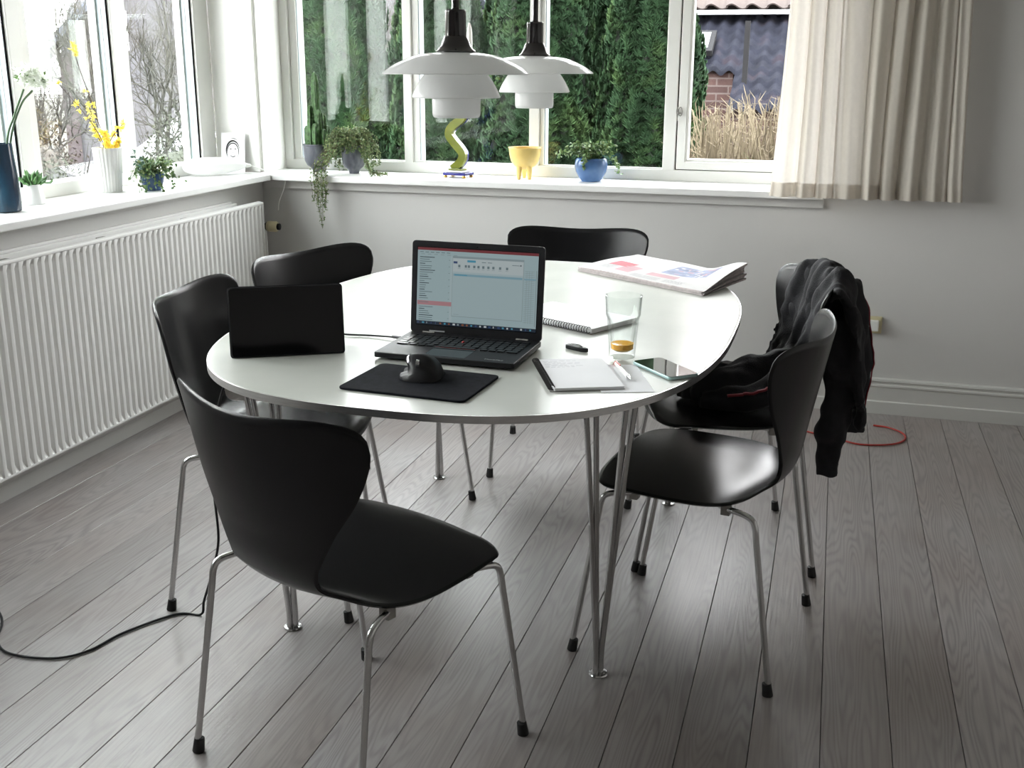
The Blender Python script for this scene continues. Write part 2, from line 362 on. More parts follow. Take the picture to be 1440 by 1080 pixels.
# ================================================================ RADIATOR
rd = thing('radiator', 'long white ribbed panel radiator under the left window sill', 'radiator', (0, 0, 0))
ry0, ry1, rz0, rz1, rx = 1.95, 4.352, .112, .787, -2.402
rib = .0345; nr = int((ry1-ry0)/rib)
pr_ = []
for i in range(nr):
    a = ry0+.01+i*rib
    pr_ += [(a, -.014), (a+.006, -.002), (a+.014, 0), (a+.021, -.002), (a+.027, -.014)]
g = MB(); rows = [(rz0+.010, 0.), (rz0+.03, 1.), (rz1-.03, 1.), (rz1-.012, 0.)]
for z, t in rows: g.v += [(rx + d*t, yy, z) for yy, d in pr_]
m_ = len(pr_)
for j in range(3):
    for i in range(m_-1): g.f.append((j*m_+i, j*m_+i+1, (j+1)*m_+i+1, (j+1)*m_+i)); g.mi.append(0)
g.obj('ribbed_panel', 'rad', rd, smooth=25, doubles=False)
MB().box((rx-.022, ry0, rz0), (rx-.0145, ry1, rz1)).box((rx-.022, ry0, rz1-.012), (rx, ry1, rz1)).box((rx-.022, ry0, rz0), (rx, ry1, rz0+.011)).box((rx-.022, ry1-.012, rz0), (rx-.001, ry1, rz1)).obj('panel_casing', 'rad', rd, bevel=.003)
MB().box((XW+.004, ry0, rz1-.06), (XW+.02, ry1-.12, rz1+.012)).box((XW+.03, ry0, rz1-.03), (XW+.045, ry1-.12, rz1+.006)).obj('back_panel', 'rad', rd, bevel=.002)
for yy in (2.28, 2.78, 3.27, 3.80, 4.20):
    MB().box((XW+.001, yy, rz1-.2), (rx-.02, yy+.012, rz1-.01)).box((XW+.02, yy-.01, rz1-.012), (rx-.012, yy+.03, rz1-.006)).obj('wall_bracket', 'steel', rd)
MB().box((rx-.05, ry0+.1, rz0+.02), (rx-.025, ry1-.1, rz1-.07)).box((XW+.022, ry0+.1, rz0+.02), (XW+.028, ry1-.13, rz1-.07)).obj('convector', 'rad', rd)
Mx = Matrix.Rotation(PI/2, 3, 'Y')
vl = MB().lathe([(.012, -.03), (.012, .0), (.019, .0), (.019, .006)], (-2.442, 4.44, .667), 20, Mx).obj('valve_body', 'lampblack', rd, smooth=35)
MB().tube([(-2.45, 4.44, .667), (-2.45, 4.44, .3), (-2.45, 4.44, -.001)], .008, 10).tube([(-2.452, 4.44, .667), (-2.452, 4.34, .667)], .01, 10).obj('supply_pipe', 'rad', rd, smooth=40)
cream = mat('cream_plastic', (.62, .56, .36), .4)
MB().lathe([(.021, .006), (.024, .01), (.024, .02), (.022, .022), (.024, .024), (.024, .048), (.019, .056)], (-2.442, 4.44, .667), 24, Mx, fl=lambda a, z: .02*math.sin(12*a)).obj('thermostat_head', cream, vl, smooth=40)
MB().lathe([(.015, .056), (.015, .066), (.010, .068)], (-2.442, 4.44, .667), 20, Mx).obj('end_cap', 'plastic', vl, smooth=40)

# ================================================================ CURTAIN
cur_m = translucent(mat('cream_linen', (.66, .62, .56), .85, nscale=60, namt=.04, bump=.15, bscale=500), (.86, .82, .76), .36)
def curtain_pt(u, v):
    z = .883 + v*1.67; s = 1-v
    top = -.205 + u*.615; bot = -.232 + u*.70
    x = bot + (top-bot)*v**.7
    ph = u*2*PI*9 + 1.3*math.sin(u*7) + .7*math.sin(u*17+2)+ s*.6*math.sin(u*9+1)
    amp = .020 + .012*math.sin(u*11+1)
    if u < .16: amp *= .35 + u*3.5
    y = 4.438 + amp*math.sin(ph) + .006*math.sin(2.3*ph+v*3) - .012*s*math.sin(u*5)
    y = min(y, 4.472)
    x += .010*math.cos(ph)*(.6+.4*v) + .012*math.sin(v*3+u*8)
    return Vector((x, y, z))
ct = thing('curtain', 'cream linen curtain hanging in folds at the right of the back window', 'curtain')
g = MB().grid(lambda u, v: curtain_pt(u, v), 260, 40); cc = g.obj('curtain_cloth', cur_m, ct, smooth=180)
g = MB().grid(lambda u, v: curtain_pt(u, v*.033)+Vector((0, -.0015, 0)), 260, 4); g.obj('hem', cur_m, ct, smooth=180)
MB().tube([(-.35, 4.45, 2.565), (.6, 4.45, 2.565)], .012, 12).obj('curtain_rail', 'white', ct, smooth=40)
for a_ in (-.33, .55): MB().box((a_, 4.44, 2.56), (a_+.02, 4.551, 2.58)).obj('rail_bracket', 'white', ct)

# ================================================================ TABLE
TC = (-.824, 2.758)
tb = thing('dining_table', 'large rounded dining table with pale top and metal edge band on thin metal legs', 'table', (TC[0], TC[1], 0), -.011)
def sup(a, b, n=2.7, k=128):
    o = []
    for i in range(k):
        t = 2*PI*i/k; c, s_ = math.cos(t), math.sin(t)
        o.append((a*abs(c)**(2/n)*(1 if c >= 0 else -1), b*abs(s_)**(2/n)*(1 if s_ >= 0 else -1)))
    return o
ta, tbb = .622, .885
MB().prism(sup(ta-.003, tbb-.003), .704, .720).obj('tabletop', 'table', tb, smooth=30, bevel=.0015)
o1, o2 = sup(ta, tbb), sup(ta-.003, tbb-.003); K = len(o1)
e = MB(); e.v = [(x, y, z) for (x, y), z in [(p, .7035) for p in o2]+[(p, .7035) for p in o1]+[(p, .7195) for p in o1]+[(p, .7195) for p in o2]]
for j in range(3):
    for i in range(K): e.f.append((j*K+i, j*K+(i+1) % K, (j+1)*K+(i+1) % K, (j+1)*K+i)); e.mi.append(0)
e.obj('edge_band', 'alu', tb, smooth=40)
offs = {(1, -1): [((.0, -.20), (.018, -.19)), ((.060, -.085), (.078, -.075))],
        (-1, -1): [((.0, -.135), (-.012, -.145)), ((.018, -.045), (.004, -.06))],
        (-1, 1): [((-.0, .10), (-.018, .09)), ((-.05, .04), (-.06, .05))],
        (1, 1): [((.0, .12), (.018, .11)), ((.05, .06), (.065, .05))]}
for (fx, fy, sx_, sy_) in ((-.422, 2.231, 1, -1), (-1.207, 2.217, -1, -1), (-1.221, 3.313, -1, 1), (-.429, 3.319, 1, 1)):
    fx -= TC[0]; fy -= TC[1]
    lg = MB()
    for q, pair in enumerate(offs[(sx_, sy_)]):
        for h, (ox, oy) in enumerate(pair):
            d = (-.007, .007)[q]
            bx, by = fx+d*.7, fy+d*.7+(.004 if h else -.004)
            pts = smoothpath([(fx+ox, fy+oy, .703), (fx+ox*.66+d*.3, fy+oy*.66, .5), (bx+ox*.25, by+oy*.25, .25), (bx, by, .06), (bx, by, .006)], 6)
            lg.tube(pts, .0062, 10)
    lo = lg.obj('leg', 'chrome', tb, smooth=40)
    MB().lathe([(.022, 0), (.023, .003), (.021, .006), (.010, .008)], (fx, fy, 0), 28).obj('foot_disc', 'chrome', lo, smooth=35)

# ================================================================ CHAIRS
CL = [(.221, .428), (.212, .438), (.185, .444), (.12, .446), (.03, .442), (-.06, .436), (-.13, .433), (-.178, .440), (-.208, .462), (-.222, .50), (-.232, .56), (-.245, .63), (-.260, .71), (-.279, .812)]
cl = smoothpath([(x, 0, z) for x, z in CL], 12)
sl_ = [0.]
for a, b in zip(cl, cl[1:]): sl_.append(sl_[-1]+(b-a).length)
LT = sl_[-1]
def cpos(s):
    s = max(0, min(LT, s))
    for i in range(len(sl_)-1):
        if s <= sl_[i+1]:
            t = (s-sl_[i])/(sl_[i+1]-sl_[i]); p = cl[i].lerp(cl[i+1], t); d = (cl[min(i+2, len(cl)-1)]-cl[max(i-1, 0)]).normalized(); return p, d
    return cl[-1], (cl[-1]-cl[-2]).normalized()
# width by arc length
WT = [(0, .212), (.05, .225), (.16, .240), (.27, .240), (.335, .218), (.385, .168), (.42, .131), (.45, .119), (.49, .126), (.56, .165), (.63, .214), (.69, .243), (.74, .254), (.82, .252)]
CT = [(0, -.30), (.10, -.20), (.25, -.10), (.36, .1), (.42, .8), (.52, 1.1), (.70, 1.15), (.82, 1.05)]
WF, CF = table_fn(WT), table_fn(CT)
def shell_pt(u, v):
    a = abs(u)
    sf = .080*(1-(max(0, 1-a**2.6))**(1/2.6))
    st = LT - .020*(1-a*a)**1.5 - .075*(1-(max(0, 1-a**3.2))**(1/3.2))
    s = sf + (st-sf)*v; p, d = cpos(s); y = u*WF(s); c = CF(s)
    nrm = Vector((-d.z, 0, d.x));
    if nrm.z < 0 and abs(d.x) > abs(d.z): nrm = -nrm
    nrm = Vector((d.z, 0, -d.x))
    return Vector((p.x, y, p.z)) + nrm*(c*y*y)
NU, NV = 28, 56
def shell():
    us = [math.sin((i/NU*2-1)*PI/2*.985)/math.sin(PI/2*.985) for i in range(NU+1)]
    P = [[shell_pt(us[i], j/NV) for i in range(NU+1)] for j in range(NV+1)]
    th = .0046; top = []; bot = []; e = 1e-3
    g = MB()
    for j in range(NV+1):
        for i in range(NU+1):
            du = P[j][min(i+1, NU)]-P[j][max(i-1, 0)]; dv = P[min(j+1, NV)][i]-P[max(j-1, 0)][i]
            n = du.cross(dv)
            n = n.normalized() if n.length > 1e-12 else Vector((0, 0, 1))
            top.append(P[j][i]+n*th); bot.append(P[j][i]-n*th)
    W_ = NU+1; nvv = len(top); g.v = top+bot
    for j in range(NV):
        for i in range(NU):
            q = (j*W_+i, j*W_+i+1, (j+1)*W_+i+1, (j+1)*W_+i); g.f.append(q); g.f.append(tuple(nvv+k for k in q[::-1]))
    ring = [i for i in range(W_)] + [j*W_+NU for j in range(1, NV+1)] + [NV*W_+i for i in range(NU-1, -1, -1)] + [j*W_ for j in range(NV-1, 0, -1)]
    cen = {}
    base = len(g.v); mid = []
    for k, r_ in enumerate(ring):
        a = P[ring[k-1]//W_][ring[k-1] % W_]; b = P[ring[(k+1) % len(ring)]//W_][ring[(k+1) % len(ring)] % W_]
        t = (b-a).normalized(); n = (top[r_]-bot[r_]).normalized(); o = t.cross(n)
        mid.append(P[r_//W_][r_ % W_]+o*.0042)
    g.v += mid
    for k in range(len(ring)):
        k2 = (k+1) % len(ring); g.f.append((ring[k], base+k, base+k2, ring[k2])); g.f.append((base+k, nvv+ring[k], nvv+ring[k2], base+k2))
    g.mi = [0]*len(g.f)
    return g.mesh('seat_shell', 'black', 70)
shell_me = shell()
leg_me = {}; foot_me = {}
for a in (1, -1):
    for b in (1, -1):
        f_ = Vector((a*.238, b*.240, 0)); k_ = Vector((a*.180, b*.224, .392))
        d = (f_-k_).normalized()
        pts = smoothpath([(a*.02, b*.06, .420), (a*.06, b*.15, .417), (a*.105, b*.197, .417), (a*.145, b*.214, .417), (a*.170, b*.222, .410), k_, k_+d*.03], 5) + [f_+Vector((0, 0, .02))]
        leg_me[a, b] = MB().tube(pts, .0071, 10).mesh('leg', 'chrome', 40)
        e_ = f_ - d*.03
        foot_me[a, b] = MB().tube([e_, f_+Vector((0, 0, .0005))-d*.002, f_+Vector((0, 0, .0003))], [.0105, .0125, .012], 12).mesh('rubber_foot', 'rubber', 40)
hub_me = MB().lathe([(.055, .416), (.07, .421), (.07, .428)], (0, 0, 0), 24).mesh('seat_hub', 'steel', 35)
br_me = {b: MB().box((-.12, b*.197-.011, .4245), (-.095, b*.197+.011, .428)).box((-.118, b*.197-.012, .403), (-.097, b*.197+.012, .426)).mesh('seat_bracket', 'steel') for b in (1, -1)}
bf_me = {b: MB().box((.095, b*.197-.011, .4245), (.12, b*.197+.011, .432)).box((.097, b*.197-.012, .403), (.118, b*.197+.012, .426)).mesh('seat_bracket', 'steel') for b in (1, -1)}
def chair():
    t = thing('dining_chair', '', 'chair', group='black shell chairs around the table')
    link('seat_shell', shell_me, t, label=None)
    for kk in leg_me:
        l = link('leg', leg_me[kk], t); link('rubber_foot', foot_me[kk], l)
    link('seat_hub', hub_me, t)
    for b in (1, -1): link('seat_bracket', br_me[b], t, bevel=.003); link('seat_bracket', bf_me[b], t, bevel=.003)
    return t
c0 = chair()
CH = [((-.846, 1.822), 67.0, 'black shell chair nearest the camera, seen from behind, its back towards us'),
      ((-.241, 2.520), 171.4, 'empty black shell chair right of the table, window light shining on its bare seat'),
      ((-.252, 3.069), 195.1, 'black shell chair with the dark jacket draped over its back'),
      ((-1.361, 2.490), 8.9, 'black shell chair left of the table, behind the black tablet'),
      ((-1.350, 3.020), -20.2, 'black shell chair by the far end of the radiator, only its curved back showing'),
      ((-.840, 3.640), -83.6, 'black shell chair at the far end of the table below the back window')]
for i, ((cx, cy), hd, lab) in enumerate(CH):
    c = c0 if i == 0 else copy_tree(c0)
    c.location = (cx, cy, 0); c.rotation_euler = (0, 0, math.radians(hd)); c['label'] = lab

# ================================================================ JACKET on the third chair
def jacket():
    hd = math.radians(195.1); ox, oy = -.252, 3.069
    Mj = Matrix.Translation((ox, oy, 0)) @ Matrix.Rotation(hd, 4, 'Z')
    g = MB()
    # main body: front hang, over the top edge, long hang behind
    path = smoothpath([(-.15, 0, .50), (-.190, 0, .60), (-.222, 0, .71), (-.240, 0, .79), (-.275, 0, .842), (-.318, 0, .815), (-.345, 0, .72), (-.365, 0, .60), (-.372, 0, .50), (-.365, 0, .43)], 6)
    LP = len(path)-1
    def body(u, v, off):
        k = v*LP; i = min(int(k), LP-1); p = path[i].lerp(path[i+1], k-i); d = (path[i+1]-path[i]).normalized(); n = Vector((d.z, 0, -d.x)); n = -n
        wl = interp([(0, .13), (.3, .19), (.45, .215), (.6, .20), (.8, .17), (1, .12)], v); cb = interp([(0, -.04), (.4, -.005), (1, .06)], v)
        b = cb+(u*2-1)*wl
        fold = .010*math.sin(u*19+v*5)+.006*math.sin(u*33-v*7+1)
        drop = -.035*abs(u*2-1)**2.5 * (1 if .3 < v < .6 else .6)
        bend = 1.05*b*b*(1 if p.z > .5 else .5)
        return Vector((p.x+bend*.8, b, p.z+drop)) + n*(off+fold)
    for off in (0,):
        U, V = 26, 60
        A = [[body(i/U, j/V, .016) for i in range(U+1)] for j in range(V+1)]
        B = [[body(i/U, j/V, .002) for i in range(U+1)] for j in range(V+1)]
        vs = [p for r_ in A for p in r_]+[p for r_ in B for p in r_]; n0 = (U+1)*(V+1); fs = []
        for j in range(V):
            for i in range(U):
                q = (j*(U+1)+i, j*(U+1)+i+1, (j+1)*(U+1)+i+1, (j+1)*(U+1)+i); fs += [q, tuple(n0+k for k in q[::-1])]
        ring = list(range(U+1))+[j*(U+1)+U for j in range(1, V+1)]+[V*(U+1)+i for i in range(U-1, -1, -1)]+[j*(U+1) for j in range(V-1, 0, -1)]
        for k in range(len(ring)): a, b = ring[k], ring[(k+1) % len(ring)]; fs.append((a, b, n0+b, n0+a)[::-1])
        g.add(vs, fs)
    # sleeve hanging behind with a wide cuff
    g.tube(smoothpath([(-.31, .02, .78), (-.345, .03, .68), (-.355, .035, .58), (-.352, .04, .50), (-.35, .05, .43), (-.35, .05, .365)], 5), [.05]*6+[.052]*6+[.046]*6+[.042]*5+[.05, .055, .055], 16, flat=.75)
    # lower tail of the jacket hanging behind the near side
    g.tube(smoothpath([(-.285, .14, .72), (-.295, .155, .60), (-.285, .16, .48), (-.275, .16, .36), (-.275, .165, .27)], 5), [.05]*8+[.044]*7+[.034]*6, 14, flat=.6)
    # bunched part lying on the seat
    g.tube(smoothpath([(-.20, .00, .56), (-.13, .02, .525), (-.04, .05, .50), (.05, .06, .487), (.10, .06, .478)], 5), [.05, .055, .06, .06, .065, .065, .068, .07, .07, .068, .066, .064, .06, .058, .056, .052, .048, .044, .038, .03, .02], 16)
    g.tube(smoothpath([(-.17, -.10, .50), (-.08, -.10, .49), (.0, -.06, .49), (.07, .0, .482), (.12, .05, .474)], 5), [.04]*8+[.045]*7+[.036]*6, 14)
    g.tube(smoothpath([(-.16, .12, .56), (-.12, .15, .52), (-.06, .15, .49), (.02, .13, .478), (.08, .11, .472)], 5), [.04]*8+[.04]*7+[.033]*6, 14)
    me = g.mesh('jacket', MT['jacket'], None)
    o = link('jacket', me)
    r = o.modifiers.new('r', 'REMESH'); r.mode = 'VOXEL'; r.voxel_size = .0075; s_ = o.modifiers.new('s', 'SMOOTH'); s_.iterations = 4
    bake(o)
    me = o.data
    me.calc_loop_triangles() if False else None
    nr_ = [v.normal.copy() for v in me.vertices]
    for v, n_ in zip(me.vertices, nr_):
        p = v.co
        f_ = noise.noise(Vector((p.x*13, p.y*26, p.z*9)))*.013 + noise.noise(Vector((p.x*34, p.y*48, p.z*22)))*.005 + .004*math.sin(p.y*70+8*noise.noise(p*7)+p.z*12)
        v.co = p + n_*f_
        if p.z < .50 and p.x > -.19:                      # rest on the seat
            zmin = .4575+(.004 if p.x < -.1 else 0)
            if v.co.z < zmin: v.co.z = zmin+.001
    me.polygons.foreach_set('use_smooth', [True]*len(me.polygons)); me.materials.clear(); me.materials.append(MT['jacket'])
    o.matrix_world = Mj
    tag(o, 'black zip jacket with red piping thrown over a chair back', 'jacket')
    red = mat('red_piping', (.22, .018, .03), .6)
    def on(pts, k=5, lift=.002):
        out = []
        for p in smoothpath(pts, k):
            ok, loc, nn, _ = o.closest_point_on_mesh(p); out.append(loc+nn*lift)
        return out
    MB().tube(on([(-.39, -.03, .80), (-.42, .03, .74), (-.45, .06, .66), (-.46, .075, .58), (-.45, .085, .50), (-.45, .09, .44)], 6), .0026, 6).obj('piping', red, o, smooth=60)
    MB().tube(on([(-.10, .22, .57), (-.06, .21, .555), (-.02, .20, .54), (.02, .19, .525)], 6), .0045, 6).obj('piping', red, o, smooth=60)
    MB().tube(on([(-.45, .09, .44), (-.45, .09, .42)], 2, .003), .004, 6).obj('zip_pull', 'chrome', o)
MT['jacket'] = mat('black_jersey', (.006, .0055, .008), .8, nscale=60, namt=.3, bump=.25, bscale=260)
jacket()

# ================================================================ PENDANT LAMPS
def open_shell(prof, th=.0022):
    """outer profile then back inside, so that the shade is a thin solid"""
    inner = [(max(r-th*.6, .0005), z-th) for r, z in prof][::-1]
    return prof + inner
def pendant():
    t = thing('pendant_lamp', '', 'lamp', group='three-shade pendant lamps over the table')
    P = smoothpath([(.024, 0, 1.3935), (.055, 0, 1.3925), (.092, 0, 1.3865), (.128, 0, 1.3725), (.150, 0, 1.3600), (.1645, 0, 1.3490)], 5)
    MB().lathe(open_shell([(p.x, p.z) for p in P]), n=96).obj('upper_shade', 'shade', t, smooth=50)
    P = smoothpath([(.046, 0, 1.366), (.070, 0, 1.348), (.084, 0, 1.329), (.0935, 0, 1.312), (.0995, 0, 1.2985)], 5)
    MB().lathe(open_shell([(p.x, p.z) for p in P]), n=72).obj('middle_shade', 'shade', t, smooth=50)
    P = [(.030, 1.318), (.046, 1.312), (.0535, 1.303), (.0545, 1.290), (.0542, 1.262), (.0530, 1.2565), (.0515, 1.2555)]
    MB().lathe(open_shell(P), n=64).obj('lower_shade', 'shade', t, smooth=50)
    MB().lathe([(.012, 1.312), (.024, 1.31), (.028, 1.295), (.024, 1.28), (.001, 1.275)], n=32).obj('bulb', 'opal', t, smooth=50)
    for k in range(3):
        a = 2*PI*k/3+.4
        MB().tube([(.020*math.cos(a), .020*math.sin(a), 1.392), (.047*math.cos(a), .047*math.sin(a), 1.364), (.032*math.cos(a), .032*math.sin(a), 1.316)], .0018, 6).obj('shade_arm', 'chrome', t)
    MB().lathe([(.0440, 1.3925), (.0445, 1.396), (.0425, 1.3985), (.039, 1.4005), (.034, 1.408), (.0305, 1.418), (.0275, 1.424), (.0255, 1.428), (.001, 1.429)], n=48).obj('top_collar', 'lampblack', t, smooth=30)
    MB().lathe([(.0220, 1.427), (.0228, 1.430), (.0225, 1.474), (.0235, 1.477), (.0235, 1.481), (.021, 1.4840), (.0095, 1.485), (.0088, 1.488)], n=96, fl=lambda a, z: (.025*math.copysign(1, math.sin(a*12)) if 1.428 < z < 1.476 else 0)).obj('ribbed_socket', 'lampblack', t, smooth=30)
    MB().tube([(0, 0, 1.487), (0, 0, ZC)], .0088, 14).obj('stem', 'lampblack', t, smooth=40)
    MB().lathe([(.055, ZC-.001), (.055, ZC-.02), (.02, ZC-.05), (.0089, ZC-.052)], n=32).obj('ceiling_cup', 'lampblack', t, smooth=40)
    return t
pl = pendant(); pl.location = (-.824, 2.395, 0); pl['label'] = 'pendant lamp with three white shades, the nearer and larger-looking of the pair'
p2 = copy_tree(pl); p2.location = (-.822, 3.064, 0); p2['label'] = 'pendant lamp with three white shades, the farther one, right of its twin'

# ================================================================ THINGS ON THE TABLE
ZT_ = .7205
def at(x, y, z=ZT_, rz=0): return dict(loc=(x, y, z), rz=rz)
# laptop -----------------------------------------------------------------
lp = thing('laptop', 'open black laptop with a lit mail screen at the middle of the table', 'laptop', (-.800, 2.330, ZT_), math.radians(-1.6))
LW, LD = .336, .222
MB().prism(rounded_rect(LW, LD, .008), .0045, .017, Matrix(((1,0,0,0),(0,1,0,0),(0,0,1,0),(0,0,0,1)))).obj('base', 'plastic', lp, smooth=30, bevel=.002)
for a_ in ((-.13, -.09, 0, -.11, -.07, .005), (.11, -.09, 0, .13, -.07, .005), (-.12, .08, 0, .12, .095, .005)): MB().box(a_[:3], a_[3:]).obj('rubber_foot', 'rubber', lp)
keym = mat('black_keycap', (.012, .012, .013), .35)
kb = MB().box((-.150, -.022, .0166), (.150, .085, .0174)).obj('keyboard_deck', 'plastic', lp)
kme = MB().prism(rounded_rect(.0165, .0152, .003, 3), 0, .0022).mesh('key', keym)
kmw = {}
rows_ = [(15, .0), (14, .0), (13, .005), (12, .012)]
for r_, (cnt, sh) in enumerate(rows_):
    for c_ in range(15):
        x_ = -.1405 + c_*.02007; y_ = .057-r_*.0187
        kk = link('key', kme, kb); kk.location = (x_, y_, .0174)
for c_ in range(15):
    kk = link('key', kme, kb); kk.location = (-.1405 + c_*.02007, .0755, .0174); kk.scale = (1, .62, 1)
for x_, w_ in ((-.135, 1.6), (-.108, 1.), (-.087, 1.), (-.066, 1.), (.0, 5.4), (.066, 1), (.087, 1), (.108, 1), (.135, 1.6)):
    kk = link('key', kme, kb); kk.location = (x_, -.0165, .0174); kk.scale = (w_, .8, 1)
redm = mat('dark_red_rubber', (.35, .02, .02), .5)
MB().lathe([(.0036, 0), (.0036, .003), (.002, .0042), (.0005, .0044)], (.0, .0285, .0185), 14).obj('pointing_stick', redm, kb, smooth=40)
MB().box((-.05, -.033, .0168), (.05, -.0255, .0182)).box((-.05, -.100, .0168), (.05, -.036, .0174)).obj('touchpad', 'screenoff', lp, bevel=.0005)
MB().box((-.05, -.0262, .0181), (.05, -.0255, .0184)).obj('red_button_line', redm, lp)
silver = mat('pale_grey_print', (.35, .36, .37), .4)
tx = text_mesh('ThinkPad', .012, 'lettering', silver, .0001, lp); tx.location = (.092, -.094, .0172)
# lid
lid = bpy.data.objects.new('lid', None); COL.objects.link(lid); lid.parent = lp; lid.location = (0, LD/2-.004, .016); lid.rotation_euler = (math.radians(90-6.5), 0, 0)
LH = .224
def lidbox(x0, x1, y0, y1, z0, z1, name, m, **kw): return MB().box((x0, y0, z0), (x1, y1, z1)).obj(name, m, lid, **kw)
MB().prism([(x, y+LH/2) for x, y in rounded_rect(LW, LH, .009)], -.006, 0).obj('bezel', 'plastic', lid, smooth=30, bevel=.001)
for sx_ in (-1, 1): MB().tube([(sx_*.105, 0, -.003), (sx_*.135, 0, -.003)], .005, 12).obj('hinge', 'steel', lid, smooth=40)
MB().box((-.118, .004, .0001), (-.078, .0075, .0005)).obj('bezel_mark', silver, lid)
MB().lathe([(.0016, 0), (.0016, .0003)], (0, LH-.009, 0), 10).obj('webcam', 'screenoff', lid)
# screen: backlit picture made of coplanar areas
SC = {}
def em(name, c, k=.44):
    SC[name] = mat('screen_'+name, (.02, .02, .02), .25, emis=(c, k)); return name
cols = dict(pale=(.50, .66, .69), page=(.56, .70, .73), head=(.66, .76, .78), red=(.26, .05, .06), line=(.20, .28, .31), bar=(.30, .52, .62), pink=(.62, .32, .35), blue=(.05, .10, .25), dark=(.02, .035, .06), win=(.52, .67, .70), grey=(.36, .46, .49), orange=(.35, .13, .06), cyan=(.10, .42, .60), white=(.80, .88, .90))
names = list(cols)
for k_, c_ in cols.items(): em(k_, c_)
sw, sh = .306, .187; sb = MB(); sx0, sy0 = -sw/2, .021
def area(u0, v0, u1, v1, c_, lv):
    """u right, v down, 0..1 over the screen"""
    sb.m = names.index(c_); x0, x1 = sx0+u0*sw, sx0+u1*sw; y1, y0 = sy0+sh-v0*sh, sy0+sh-v1*sh; z = .0003+lv*.00012
    sb.quad((x0, y0, z), (x1, y0, z), (x1, y1, z), (x0, y1, z))
area(0, 0, 1, 1, 'pale', 0); area(0, 0, 1, .035, 'red', 1); area(0, .955, 1, 1, 'dark', 1)
for i in range(26):
    u_ = .012+i*.0375
    if R.random() < .8: area(u_, .966, u_+R.uniform(.006, .022), .988, R.choice(['cyan', 'orange', 'white', 'blue', 'grey', 'blue']), 2)
area(.28, .10, .30, .95, 'page', 1)
for i in range(30):
    v_ = .12+i*.028
    if abs(v_-.71) < .03: continue
    area(.02, v_, .02+R.uniform(.04, .13), v_+.009, 'line' if i % 3 else 'dark', 2)
    if i % 3 == 1: area(.265, v_, .275, v_+.006, 'line', 2)
area(.005, .690, .295, .745, 'pink', 2); area(.02, .705, .10, .712, 'line', 3)
for i in range(6): area(.02+i*.045, .055, .05+i*.045, .064, 'line', 2); area(.03+i*.055, .082, .06+i*.055, .09, 'grey', 2)
for i in range(28):
    area(.895, .23+i*.024, .975, .2345+i*.024, 'grey', 2)
for u_ in (.91, .93, .95): area(u_, .23, u_+.0025, .90, 'grey', 2)
area(.89, .325, .985, .343, 'bar', 3); area(.985, .22, .992, .93, 'grey', 2)
# mail window
area(.297, .092, .886, .872, 'grey', 3); area(.300, .118, .882, .865, 'win', 4); area(.300, .095, .882, .118, 'grey', 4)
area(.300, .118, .882, .29, 'head', 5); area(.305, .158, .338, .186, 'blue', 6); area(.42, .135, .49, .162, 'cyan', 6)
for i, u_ in enumerate((.54, .59)): area(u_, .150, u_+.035, .158, 'line', 6)
for u_ in (.345, .40, .425, .47, .505, .545, .587, .628, .683, .74): area(u_, .20, u_+.018, .232, 'line', 6); area(u_-.003, .245, u_+.02, .25, 'grey', 6)
area(.79, .165, .85, .172, 'line', 6); area(.855, .16, .865, .175, 'dark', 6)
area(.300, .290, .882, .31, 'page', 5); area(.308, .318, .876, .345, 'bar', 6); area(.318, .326, .42, .337, 'cyan', 7)
area(.308, .350, .876, .85, 'win', 6); area(.315, .84, .36, .845, 'grey', 7)
sb.obj('screen', [SC[k_] for k_ in names], lid, doubles=False)
MB().box((-.1545, .0195, -.0005), (.1545, .2095, .0002)).obj('screen_glass', 'screenoff', lid)
# cable
MB().tube(smoothpath([(-1.20, 2.45, ZT_+.004), (-1.134, 2.412, ZT_+.004), (-1.06, 2.418, ZT_+.004), (-1.0, 2.412, ZT_+.006), (-.983, 2.402, ZT_+.008)], 6), .0024, 8).tube([(-1.00, 2.4125, ZT_+.0065), (-.9735, 2.398, ZT_+.009)], .0042, 8).obj('usb_cable', 'plastic', smooth=50, label='short thin black cable lying on the table, plugged into the left side of the laptop', category='cable')
# tablet -----------------------------------------------------------------
tt = thing('tablet', 'black tablet standing upright in a folding cover at the left edge of the table', 'tablet', (-1.1675, 2.1905, ZT_), math.atan2(.123, .223))
tl = bpy.data.objects.new('tablet_body', None)
Mt = Matrix.Rotation(math.radians(90-9), 4, 'X')
MB().prism([(x, y+.081) for x, y in rounded_rect(.256, .160, .008)], -.0075, 0, Mt).obj('body', 'plastic', tt, smooth=30, bevel=.001)
MB().prism([(x, y+.081) for x, y in rounded_rect(.250, .154, .006)], 0, .0004, Mt).obj('screen', 'screenoff', tt, smooth=30)
MB().prism([(x, y+.081) for x, y in rounded_rect(.260, .164, .009)], -.0105, -.0076, Mt).obj('cover_back', 'pad', tt, smooth=30)
MB().add([(-.128, .027, .085), (.128, .027, .085), (.128, .085, .0005), (-.128, .085, .0005), (-.128, .029, .087), (.128, .029, .087), (.128, .089, .0005), (-.128, .089, .0005)], [(0, 1, 2, 3), (4, 7, 6, 5), (0, 3, 7, 4), (1, 5, 6, 2), (0, 4, 5, 1), (2, 6, 7, 3)]).obj('cover_stand', 'pad', tt)
